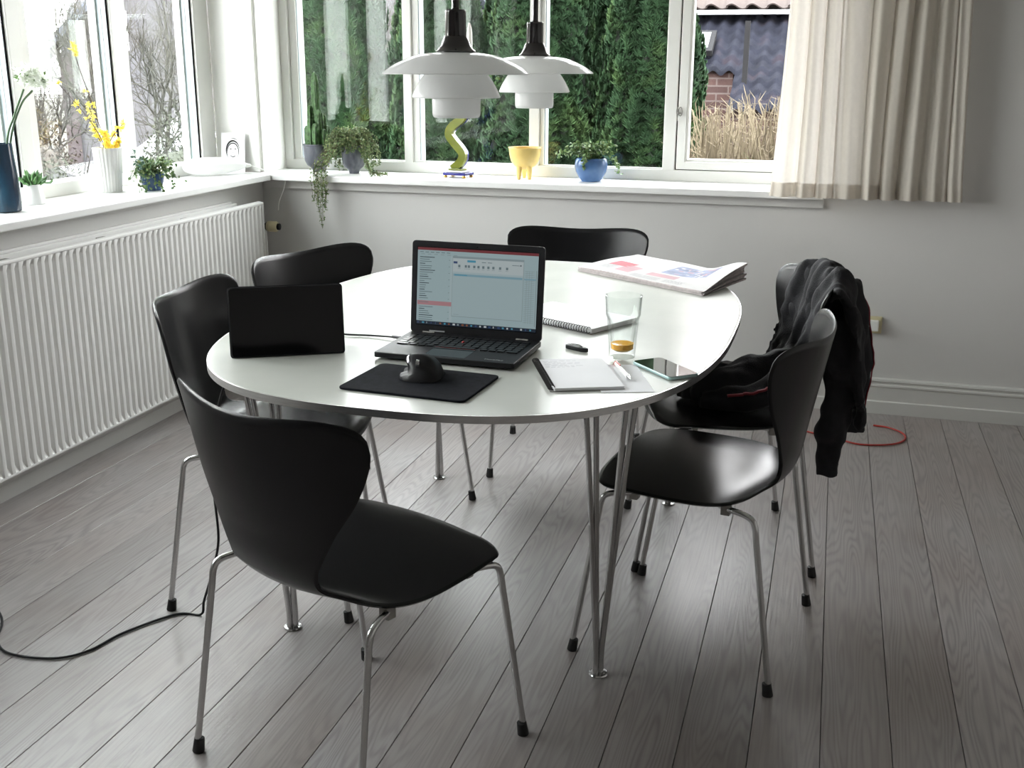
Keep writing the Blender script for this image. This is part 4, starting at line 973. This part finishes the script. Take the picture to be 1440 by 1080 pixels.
wave = smoothpath([((a_-647)/312, 0, (245-b_)/312) for a_, b_ in ((640, 234), (653, 223), (655, 212), (641, 197), (634, 187), (639, 177), (653, 167), (658, 157), (650, 146), (643, 136), (647, 126), (660, 117), (666, 112))], 5)
g = MB()
for j in range(len(wave)-1):
    for (ya, yb, m_) in ((-.016, .003, 0), (.0031, .016, 1 if (j//12) % 2 == 0 else 2)):
        g.m = m_; hw = .0175; a_, b_ = wave[j], wave[j+1]; da = (wave[min(j+1, len(wave)-1)]-wave[max(j-1, 0)]).normalized(); db = (wave[min(j+2, len(wave)-1)]-wave[j]).normalized()
        na, nb_ = Vector((da.z, 0, -da.x))*hw, Vector((db.z, 0, -db.x))*hw
        vs = []
        for p, n_ in ((a_, na), (b_, nb_)):
            for s2, yy in ((-1, ya), (1, ya), (1, yb), (-1, yb)): vs.append(Vector((p.x+n_.x*s2, yy, p.z+n_.z*s2)))
        g.add(vs, [(0, 1, 5, 4), (1, 2, 6, 5), (2, 3, 7, 6), (3, 0, 4, 7)] + ([(0, 3, 2, 1)] if j == 0 else []) + ([(4, 5, 6, 7)] if j == len(wave)-2 else []))
g.obj('wavy_stem', [lime, blu, whg], ch_, smooth=35, doubles=False)
MB().lathe([(.010, .392), (.016, .40), (.020, .412), (.0165, .412), (.0135, .402), (.001, .401)], (.061, 0, .013), 24).obj('candle_cup', gold, ch_, smooth=35)
cn = thing('candle', 'white tapering candle above the left pendant lamp shade, standing in the wavy holder', 'candle', (-1.590+.0597, 4.640-.0127, ZP+.4147))
MB().lathe([(.0105, 0), (.0125, .02), (.0120, .19), (.009, .215), (.003, .235), (.001, .236)], n=20).obj('wax', mat('candle_wax', (.85, .83, .78), .4, nscale=5, namt=.02), cn, smooth=35)
MB().tube([(0, 0, .234), (.001, 0, .246)], .001, 6).obj('wick', 'dark', cn)
# yellow footed bowl
yb = thing('footed_bowl', 'yellow ceramic bowl on three legs on the back sill', 'bowl', (-1.291, 4.665, ZP))
yg = mat('yellow_glaze', (.68, .50, .17), .3, nscale=12, namt=.12)
MB().lathe([(.001, .042), (.025, .044), (.048, .058), (.061, .078), (.068, .105), (.071, .132), (.074, .1335), (.073, .136), (.066, .135), (.062, .108), (.050, .075), (.001, .058)], n=48).obj('basin', yg, yb, smooth=35)
for a in (-2.0, -.75, 1.9): MB().tube([(.036*math.cos(a), .036*math.sin(a), .055), (.039*math.cos(a), .039*math.sin(a), .025), (.040*math.cos(a), .040*math.sin(a), .0)], [.0135, .0105, .0075], 14).obj('leg', yg, yb, smooth=50)
# blue pot with ivy
iv = thing('ivy_pot', 'variegated ivy in a round bright blue glazed pot on the back sill', 'plant', (-.995, 4.665, ZP))
bl2 = ramp2(mat('bright_blue_glaze', (.05, .12, .3), .12, nscale=9), [(.3, (.04, .09, .22)), (.6, (.07, .15, .32)), (.8, (.12, .22, .42))])
MB().lathe([(.001, 0), (.041, 0), (.043, .004), (.050, .010), (.066, .040), (.0715, .068), (.068, .090), (.062, .098), (.058, .098), (.062, .085), (.060, .05), (.001, .04)], n=48).obj('pot', bl2, iv, smooth=35)
MB().lathe([(.060, .082), (.001, .088)], n=20).obj('soil', soil, iv)
g, s_ = MB(), MB(); S_ = []
for i in range(42):
    a = R.uniform(0, 2*PI); r_ = R.uniform(.04, .12); S_.append([(0, 0, .085), (math.cos(a)*r_*.6, math.sin(a)*r_*.5, .13+R.uniform(-.01, .03)), (math.cos(a)*r_, math.sin(a)*r_*.7, .115+R.uniform(-.03, .05))])
for q in range(3): S_.append([(0, 0, .085), (.08, -.03, .12), (.115, -.05, .085), (.135, -.05, .045)]); S_.append([(0, 0, .085), (-.07, -.03, .13), (-.12, -.04, .115), (-.145, -.04, .10)]); S_.append([(0, -.03, .085), (-.01, -.07, .11), (-.015, -.078, .07)])
strands(g, S_, 13, .020, s_)
g.obj('leaves', varieg, iv, kind='stuff'); s_.obj('stems', stemg, iv, kind='stuff')

# ================================================================ OUTSIDE
ZO = -.6
MT['ground'] = ramp2(mat('winter_grass', (.2, .2, .1), .9, nscale=3, coord='Object'), [(.3, (.025, .027, .017)), (.6, (.05, .043, .032)), (.8, (.08, .066, .046))])
gd = struct('ground_outside', MB().box((-60, 5.0, ZO-.2), (40, 70, ZO)).box((-60, -30, ZO-.2), (-2.95, 5.0, ZO)), 'ground')
# conifers behind the back window
confo = ramp2(mat('conifer_green', (.05, .1, .04), .75, spec=.2, nscale=3.5), [(.25, (.010, .026, .012)), (.5, (.027, .060, .026)), (.75, (.062, .102, .032))])
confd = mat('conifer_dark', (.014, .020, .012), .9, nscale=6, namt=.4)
bark = mat('brown_bark', (.10, .07, .05), .9, nscale=30, namt=.3)
def conifer_mesh(seed, H_, RAD, nsp):
    r_ = random.Random(seed); g = MB()
    def rad(a, t): return RAD*(1-t**3)**.5*(.93+.07*math.cos(t*3))*(1+.10*noise.noise(Vector((math.cos(a)*1.8+seed, math.sin(a)*1.8, t*H_*1.0)))+.22*noise.noise(Vector((math.cos(a)*4.5+seed, math.sin(a)*4.5, t*H_*3.2))))
    for i in range(nsp):
        a = r_.uniform(-PI*.15-PI*.75, PI*.15-PI*.0) if r_.random() < .8 else r_.uniform(0, 2*PI); t = r_.uniform(0, .985)
        rr_ = rad(a, t)*r_.uniform(.90, 1.02); p = Vector((math.cos(a)*rr_, math.sin(a)*rr_, .02+t*H_))
        out = Vector((math.cos(a), math.sin(a), r_.uniform(.1, .9))).normalized()
        side = Vector((-math.sin(a), math.cos(a), 0)); sz = r_.uniform(.035, .062)
        for k_ in range(6):
            ang = (k_-2.5)*.42+r_.uniform(-.2, .2); d = (Vector((0, 0, 1))*math.cos(ang)+side*math.sin(ang))*.85+out*r_.uniform(.15, .6)
            blob_leaf(g, p, d, out, sz*r_.uniform(.7, 1.2), sz*.26, .3)
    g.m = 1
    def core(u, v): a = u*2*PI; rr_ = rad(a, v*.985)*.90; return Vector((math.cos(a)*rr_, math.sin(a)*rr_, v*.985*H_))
    g.grid(core, 64, 60)  # dark inner core, added to block light through the foliage
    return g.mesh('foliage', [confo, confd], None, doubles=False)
cmeshes = [conifer_mesh(3, 3.1, .44, 8500), conifer_mesh(11, 2.9, .43, 8500)]
trunk_me = MB().tube([(0, 0, 0), (0, 0, 1.4), (0, 0, 2.7)], [.06, .05, .015], 8).mesh('trunk', bark, 40)
CON = [(-3.50, 7.55, 0, 1.0, 'dark green conifer of the front row, its left edge against the sky beside the cactus'),
       (-2.72, 7.62, 1, 1.0, 'dark green front-row conifer behind the left pane of the back window'),
       (-1.98, 7.55, 0, 1.0, 'dark green conifer of the front row seen behind the candle holder'),
       (-1.22, 7.62, 1, 1.0, 'dark green conifer of the front row behind the blue ivy pot, nearest to the casement'),
       (-3.12, 8.50, 1, 1.0, 'back-row conifer showing between the two leftmost front conifers'),
       (-2.36, 8.46, 0, 1.0, 'back-row conifer showing between the middle front conifers'),
       (-1.60, 8.50, 1, 1.0, 'back-row conifer beside the brick house, showing left of its window')]
for (x_, y_, q, s2, lab) in CON:
    t = thing('conifer', lab, 'tree', (x_, y_, ZO), R.uniform(-.3, .3), group='conifers behind the back window')
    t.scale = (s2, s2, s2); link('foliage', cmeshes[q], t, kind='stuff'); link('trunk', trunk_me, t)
# neighbour house on the right
nh = thing('brick_house', 'brown brick neighbouring house with tiled roof seen beyond the dry reeds', 'house', (0, 0, 0))
brickm = bpy.data.materials.new('brown_brick'); brickm.use_nodes = True; t_ = brickm.node_tree; bk = t_.nodes.new('ShaderNodeTexBrick'); tcn = t_.nodes.new('ShaderNodeTexCoord'); mpn = t_.nodes.new('ShaderNodeMapping')
mpn.inputs['Rotation'].default_value = (PI/2, 0, 0); t_.links.new(tcn.outputs['Object'], mpn.inputs[0]); t_.links.new(mpn.outputs[0], bk.inputs[0]); t_.links.new(bk.outputs[0], t_.nodes['Principled BSDF'].inputs['Base Color'])
bk.inputs['Color1'].default_value = (.055, .025, .02, 1); bk.inputs['Color2'].default_value = (.035, .016, .014, 1); bk.inputs['Mortar'].default_value = (.09, .07, .065, 1); bk.inputs['Scale'].default_value = 1
bk.inputs['Brick Width'].default_value = .24; bk.inputs['Row Height'].default_value = .075; bk.inputs['Mortar Size'].default_value = .008; t_.nodes['Principled BSDF'].inputs['Roughness'].default_value = .85
HY = 12.9
MB().box((-2.6, HY, ZO), (4, HY+6, 1.02)).box((-2.6, HY, 1.02), (-1.75, HY+6, 1.95)).box((2.5, HY, 1.02), (4, HY+6, 1.95)).box((-2.6, HY+.5, 1.0), (4, HY+6, 1.95)).obj('brick_wall', brickm, nh)
winref = mat('dark_window_glass', (.02, .025, .035), .03, spec=1., coat=1., nscale=2)
bluet = ramp2(mat('mirrored_blue_grey_tile', (.05, .055, .07), .9, spec=.08, nscale=4), [(.3, (.006, .0065, .010)), (.55, (.011, .012, .018)), (.75, (.018, .014, .018))])
def mirrored_roof(x0, x1, y0, y1):  # tiled roof reflected in the neighbour's window, built here as solid relief
    nu, nv = int((x1-x0)/.02), int((y1-y0)/.025)
    def f(u, v):
        x_, y_ = x0+(x1-x0)*u, y0+(y1-y0)*v; return Vector((x_, y_, 1.36+(y_-11.6)*.55+.026*math.sin(x_*2*PI/.16)-.034*(((y_-10)/.2) % 1)))
    return MB().grid(f, nu, nv)
mirrored_roof(-2.7, -1.02, 11.6, 12.85).obj('mirrored_tiled_roof', bluet, nh, smooth=50, doubles=False)
mirrored_roof(-1.02, 2.6, 10.95, 12.85).obj('mirrored_tiled_roof', bluet, nh, smooth=50, doubles=False)
MB().box((-2.65, 11.65, ZO), (-1.04, 11.85, 1.35)).obj('brick_wall', brickm, nh)
MB().box((-1.04, 11.05, ZO), (2.55, 11.25, .99)).obj('brick_wall', brickm, nh)
Ms = Matrix.Translation((-1.50, 12.0, 1.60)) @ Matrix.Rotation(math.atan(.55), 4, 'X')
sk = MB().box((-.22, -.22, .0), (.22, .22, .06), Ms).obj('mirrored_skylight', 'dark', nh)  # skylight belonging to the reflected roof, modelled as geometry
MB().box((-.03, -.17, .061), (.17, .17, .066), Ms).obj('pane', mat('mirrored_skylight_pane', (.05, .055, .06), .4), sk)
MB().box((-.93, 11.4, 1.2), (-.88, 11.45, 1.82)).obj('dark_post', 'dark', nh)  # dark post, built along with the reflected roof
MB().box((-1.75, HY-.02, 1.755), (2.5, HY+.1, 1.785)).obj('window_frame', 'white', nh)
MB().box((-1.74, HY+.10, 1.02), (2.49, HY+.12, 1.76)).obj('window_glass', 'dark', nh)
MB().box((-1.75, HY+.02, 1.787), (2.5, HY+.05, 1.93)).obj('eaves_shadow_strip', 'dark', nh)  # dark strip put in for the shadow under the eaves
MB().box((-2.7, HY-.46, 1.925), (4, HY-.36, 1.975)).obj('gutter', mat('white_gutter', (.35, .36, .37), .3), nh, bevel=.01)
MB().box((-2.6, HY-.40, 1.97), (4, HY+6, 1.985)).obj('soffit', 'dark', nh)
tilem = ramp2(mat('pink_roof_tile', (.4, .3, .25), .85, nscale=5), [(.3, (.035, .026, .023)), (.55, (.055, .042, .037)), (.75, (.044, .048, .030))])
def tile_pt(u, v):
    x_ = (u-.5)*.235; z_ = .030*math.sin(u*2*PI)+.03; return Vector((x_, v*.36, z_+(1-v)*.022))
tg_ = MB().grid(tile_pt, 12, 1); tg_.add([tile_pt(i/12, 0)+Vector((0, 0, 0)) for i in range(13)]+[tile_pt(i/12, 0)-Vector((0, 0, .018)) for i in range(13)], [(i, i+1, 14+i, 13+i) for i in range(12)])
tile_me = tg_.mesh('roof_tile', tilem, 40)
sl_a = math.radians(38)
for r_ in range(6):
    for c_ in range(24):
        tl_ = link('roof_tile', tile_me, nh); d_ = r_*.32-.03
        tl_.location = (-2.4+c_*.215, HY-.42+d_*math.cos(sl_a), 1.99+d_*math.sin(sl_a)); tl_.rotation_euler = (sl_a, 0, 0)
MB().add([(-2.6, HY-.36, 1.99), (4, HY-.36, 1.99), (4, HY+3, 1.99+3.36*math.tan(sl_a)), (-2.6, HY+3, 1.99+3.36*math.tan(sl_a))], [(0, 1, 2, 3)]).obj('roof_deck', tilem, nh)
# our own house outside: roof and brick face, out of the camera's view
oh = struct('wall_outside', MB().box((XG-.06, 4.89, ZO), (X1+.2, 4.93, ZS-.03)).box((-.04, 4.89, ZS-.03), (X1+.2, 4.93, 2.6)).box((XG-.06, 4.89, 2.39), (-.04, 4.93, 2.6)), brickm)
rf = MB(); 
rf.m = 0
def roofpt(u, v): return Vector((XG-.5+u*6.2, 5.25-v*2.6, 2.62+v*2.1+.03*abs(math.sin(u*6.2/.22*PI/2))+.02*((1-v)*7 % 1)))
rf.grid(roofpt, 112, 56); rf.obj('roof_outside', tilem, kind='structure')
# dry reeds
reedm = ramp2(mat('dry_reed', (.5, .4, .2), .8, nscale=5), [(.3, (.05, .04, .025)), (.5, (.12, .095, .06)), (.65, (.17, .14, .09)), (.85, (.06, .075, .03))])
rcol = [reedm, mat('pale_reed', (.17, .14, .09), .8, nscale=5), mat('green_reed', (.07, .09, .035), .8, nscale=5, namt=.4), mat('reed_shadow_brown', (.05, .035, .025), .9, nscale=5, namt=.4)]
g = MB()
for i in range(2300):
    y_ = R.uniform(6.3, 7.5); x_ = R.uniform(-.122*y_, .9)
    hh = (1.02+.14*noise.noise(Vector((x_*4, y_*3, 0)))+R.uniform(-.45, .12)+(x_+.8)*.10) - ZO
    dx, dy = (R.gauss(0, .16) if x_ > -.105*y_ else R.uniform(0, .1)), R.uniform(-.15, .15); p0 = Vector((x_, y_, ZO+hh*R.uniform(.3, .6))); p2 = Vector((x_+dx, y_+dy, ZO+hh)); p1 = p0.lerp(p2, .55)+rvec()*.035
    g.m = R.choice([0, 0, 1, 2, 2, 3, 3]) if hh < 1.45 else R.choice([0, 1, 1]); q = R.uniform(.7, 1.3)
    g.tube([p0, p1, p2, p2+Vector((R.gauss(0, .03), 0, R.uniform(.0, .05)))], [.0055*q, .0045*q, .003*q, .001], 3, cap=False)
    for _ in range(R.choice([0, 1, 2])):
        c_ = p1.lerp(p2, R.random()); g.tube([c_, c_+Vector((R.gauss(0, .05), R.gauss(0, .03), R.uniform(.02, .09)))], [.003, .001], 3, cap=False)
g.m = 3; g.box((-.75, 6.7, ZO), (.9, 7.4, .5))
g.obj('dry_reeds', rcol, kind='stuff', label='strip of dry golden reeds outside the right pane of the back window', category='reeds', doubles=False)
# bare trees
def tree(x_, y_, H_, seed, label, m_, spread=.5, depth=6, base_r=.10, lean=0, name='bare_tree', z0=ZO):
    r_ = random.Random(seed); g = MB(); h = MB()
    def rv():
        return Vector((r_.gauss(0, 1), r_.gauss(0, 1), r_.gauss(0, 1))).normalized()
    def br(p, d, L_, rad_, lv):
        pts = [p]; dd = d.copy()
        for k_ in range(3):
            dd = (dd+rv()*.22+Vector((0, 0, .06))).normalized(); pts.append(pts[-1]+dd*L_/3)
        (h if lv == 0 else g).tube(pts, [rad_, rad_*.85, rad_*.72, rad_*.6], 7 if lv < 2 else 3, cap=False)
        if lv >= depth: return
        for k_ in range(5 if lv == 0 else r_.choice([2, 3, 3]) if lv < depth-1 else 3):
            q = pts[-1] if k_ == 0 else pts[1].lerp(pts[3], r_.uniform(.2, .95))
            nd = (dd+rv()*spread*(1.3 if k_ else .6)).normalized(); br(q, nd, L_*r_.uniform(.70, .90), rad_*r_.uniform(.52, .70), lv+1)
    t = thing(name, label, 'tree', (x_, y_, z0), group='bare trees outside the windows')
    br(Vector((0, 0, 0)), Vector((lean, 0, 1)).normalized(), H_*.15, base_r*.75, 0)
    g.obj('branches', m_, t, kind='stuff', doubles=False); h.obj('trunk', m_, t, smooth=60)
tw1 = ramp2(mat('grey_brown_bark', (.22, .19, .16), .9, nscale=9), [(.3, (.022, .019, .018)), (.7, (.055, .048, .045))])
tw2 = ramp2(mat('lichen_bark', (.3, .3, .2), .9, nscale=9), [(.3, (.024, .022, .018)), (.7, (.06, .056, .042))])
tree(-6.35, 9.55, 5.2, 5, 'bare twiggy lichen-green tree nearest the left window, behind its middle post', tw2, .62, 7, .09)
tree(-8.6, 13.2, 6.0, 8, 'bare grey tree seen through the right pane of the left window', tw1, .60, 7, .12)
tree(-10.8, 13.0, 5.0, 21, 'bare tree in front of the white gabled house', tw1, .62, 7, .09)
tree(-8.0, 17.2, 6.2, 33, 'bare tree behind the parked car', tw2, .6, 7, .10)
tree(-4.95, 12.6, 5.0, 41, 'bare tree against the sky at the left edge of the back window', tw1, .6, 6, .08)
tree(-12.2, 15.0, 4.2, 52, 'bare thin tree against the sky beside the white gabled house', tw1, .6, 6, .05)
# shrubs in front
shm = [ramp2(mat('shrub_leaf', (.3, .3, .15), .8, nscale=6), [(.3, (.012, .017, .009)), (.5, (.028, .033, .018)), (.75, (.055, .052, .034))]), ramp2(mat('brown_shrub', (.3, .2, .12), .8, nscale=6), [(.3, (.022, .015, .012)), (.5, (.05, .034, .026)), (.75, (.08, .068, .05))])]
def shrub(x_, y_, rx_, ry_, hz, n_, label, m_, leaf=.035):
    t = thing('shrub', label, 'shrub', (x_, y_, ZO), group='shrubs outside the left window'); g = MB(); b_ = MB()
    for i in range(n_):
        v = rvec(); v.z = abs(v.z); q = R.uniform(.80, 1.03)*(1+.2*noise.noise(Vector((v.x*3+x_, v.y*3, v.z*3)))); p = Vector((v.x*rx_*q, v.y*ry_*q, v.z*hz*q)); blob_leaf(g, p, rvec()+Vector((0, 0, .5)), rvec(), leaf*R.uniform(.6, 1.5), leaf*.5)
    g.obj('leaves', m_, t, kind='stuff', doubles=False)
    for i in range(60):
        v = rvec(); v.z = abs(v.z)+.15; b_.tube([(0, 0, 0), Vector((v.x*rx_*.5, v.y*ry_*.5, v.z*hz*.5)), Vector((v.x*rx_, v.y*ry_, v.z*hz*1.05))+rvec()*.05], [.012, .007, .002], 4, cap=False)
    b_.obj('twigs', tw1, t, kind='stuff', doubles=False)
    MB().lathe([(.0, hz*.86), (.45, hz*.8), (.78, hz*.5), (.84, 0)], n=18).obj('dense_core', m_, t, smooth=60).scale = (rx_, ry_, 1)
shrub(-5.0, 8.0, .95, .75, 1.55, 9000, 'pale green shrub low in the right pane of the left window', shm[0])
shrub(-5.2, 6.3, .95, .8, 1.33, 8000, 'grey-green shrub low in the middle of the left window', shm[0])
shrub(-9.3, 10.4, 1.4, 1.1, 1.55, 7000, 'brown shrub in front of the white gabled house', shm[1], .05)
shrub(-7.3, 7.5, .95, .8, 1.45, 6000, 'brownish shrub behind the yellow twigs', shm[1], .04)
shrub(-5.9, 15.4, 2.0, .9, 1.7, 7000, 'tangled hedge behind the parked car', shm[0], .05)
# white gabled house far left
gh = thing('gabled_house', 'white gabled house far outside the left window', 'house', (-13.8, 17.8, ZO), math.radians(37))
rw = mat('white_render', (.095, .09, .10), .8, nscale=2, namt=.03); slate = mat('pale_blue_slate', (.075, .085, .11), .6, nscale=8, namt=.1)
MB().add([(0, 0, 0), (9, 0, 0), (9, 0, 2.4), (4.5, 0, 6.6), (0, 0, 2.4), (0, 7, 0), (9, 7, 0), (9, 7, 2.4), (4.5, 7, 6.6), (0, 7, 2.4)], [(0, 1, 2, 3, 4), (5, 9, 8, 7, 6), (0, 4, 9, 5), (1, 6, 7, 2), (3, 8, 9, 4), (2, 7, 8, 3)]).obj('wall', rw, gh)
MB().add([(-.45, -.4, 2.0), (4.5, -.4, 6.75), (4.5, 7.2, 6.75), (-.45, 7.2, 2.0), (-.45, -.4, 2.18), (4.5, -.4, 6.95), (4.5, 7.2, 6.95), (-.45, 7.2, 2.18)], [(0, 1, 2, 3), (4, 7, 6, 5), (0, 4, 5, 1), (0, 3, 7, 4)]).add([(9.45, -.4, 2.0), (4.5, -.4, 6.75), (4.5, 7.2, 6.75), (9.45, 7.2, 2.0), (9.45, -.4, 2.18), (4.5, -.4, 6.95), (4.5, 7.2, 6.95), (9.45, 7.2, 2.18)], [(0, 1, 2, 3), (4, 7, 6, 5), (0, 4, 5, 1), (0, 3, 7, 4)]).obj('roof', slate, gh)
wb = mat('blue_grey_window', (.05, .065, .09), .2)
for (a, b, c_, d_) in ((.75, 2.25, .45, .7), (2.2, 3.4, .7, .8), (6.6, 1.0, .7, .8)):
    f_ = MB().box((a, -.04, b), (a+c_, -.001, b+d_)).obj('window', 'white', gh); MB().box((a+.06, -.06, b+.06), (a+c_-.06, -.041, b+d_-.06)).obj('pane', wb, f_)
MB().box((-.05, -.08, 0), (.20, -.001, 2.2)).obj('corner_column', mat('mauve_render', (.06, .045, .05), .8), gh)
# second house behind the bare trees
h2 = thing('grey_house', 'grey-roofed house behind the bare trees, right pane of the left window', 'house', (-28.2, 37, ZO), math.radians(25))
MB().add([(0, 0, 0), (7, 0, 0), (7, 0, 2.6), (0, 0, 2.6), (0, 6, 0), (7, 6, 0), (7, 6, 2.6), (0, 6, 2.6), (0, 3, 5.2), (7, 3, 5.2)], [(0, 1, 2, 3), (4, 7, 6, 5), (0, 3, 8, 7, 4), (1, 5, 6, 9, 2)]).obj('wall', rw, h2)
MB().add([(-.3, -.4, 2.4), (7.3, -.4, 2.4), (7.3, 3, 5.4), (-.3, 3, 5.4), (-.3, 6.4, 2.4), (7.3, 6.4, 2.4)], [(0, 1, 2, 3), (3, 2, 5, 4)]).obj('roof', mat('grey_roof', (.07, .07, .085), .7, nscale=5, namt=.2), h2)
for a in (1, 3, 5): f_ = MB().box((a, -.05, 1.0), (a+.9, -.001, 2.0)).obj('window', 'white', h2); MB().box((a+.07, -.06, 1.07), (a+.83, -.051, 1.93)).obj('pane', wb, f_)
# red roof house behind the back window left
h3 = thing('red_roofed_house', 'red-roofed white house at the left edge of the back window', 'house', (-19.2, 35.5, ZO), math.radians(10))
MB().box((0, 0, 0), (7, 6, 2.1)).obj('wall', rw, h3)
MB().add([(-.3, -.4, 2.0), (7.3, -.4, 2.0), (7.3, 3, 6), (-.3, 3, 6), (-.3, 6.4, 2.0), (7.3, 6.4, 2.0)], [(0, 1, 2, 3), (3, 2, 5, 4), (0, 3, 4), (1, 5, 2)]).obj('roof', mat('faded_red_roof', (.16, .08, .07), .8, nscale=5, namt=.15), h3)
for a in (1.0, 3.0, 5.0): f_ = MB().box((a, -.05, .9), (a+.9, -.001, 1.7)).obj('window', 'white', h3); MB().box((a+.07, -.06, .97), (a+.83, -.051, 1.63)).obj('pane', wb, f_)
# car
car = thing('parked_car', 'pale silver car parked outside, roof showing above the shrub in the left window', 'car', (-6.6, 11.6, ZO), math.radians(62))
cpaint = mat('silver_paint', (.07, .073, .08), .25, .3, coat=.8); cgl = mat('car_glass', (.12, .14, .17), .05, spec=1.)
bodyp = [(-2.1, .35), (-2.15, .60), (-2.0, .88), (-1.1, .98), (1.55, 1.0), (2.05, .90), (2.12, .55), (2.05, .32)]
MB().prism(bodyp, -.85, .85, Matrix(((1, 0, 0, 0), (0, 0, 1, 0), (0, 1, 0, 0), (0, 0, 0, 1)))).obj('body', cpaint, car, smooth=30, bevel=.05)
cabp = [(-1.15, .97), (-.45, 1.40), (.75, 1.44), (1.5, .99)]
MB().prism(cabp, -.72, .72, Matrix(((1, 0, 0, 0), (0, 0, 1, 0), (0, 1, 0, 0), (0, 0, 0, 1)))).obj('windows', cgl, car, smooth=30, bevel=.04)
MB().box((-.50, -.68, 1.40), (.80, .68, 1.47)).box((-.50, -.73, .98), (-.44, -.70, 1.42)).box((.2, -.735, .98), (.27, -.70, 1.42)).obj('roof', cpaint, car, smooth=30, bevel=.03)
for a in (-1.3, 1.3):
    for b in (-.86, .68): MB().lathe([(.001, 0), (.2, 0), (.31, .02), (.32, .1), (.31, .18), (.001, .18)], (a, b, .32), 24, Matrix.Rotation(-PI/2, 3, 'X')).obj('wheel', 'rubber', car, smooth=35)
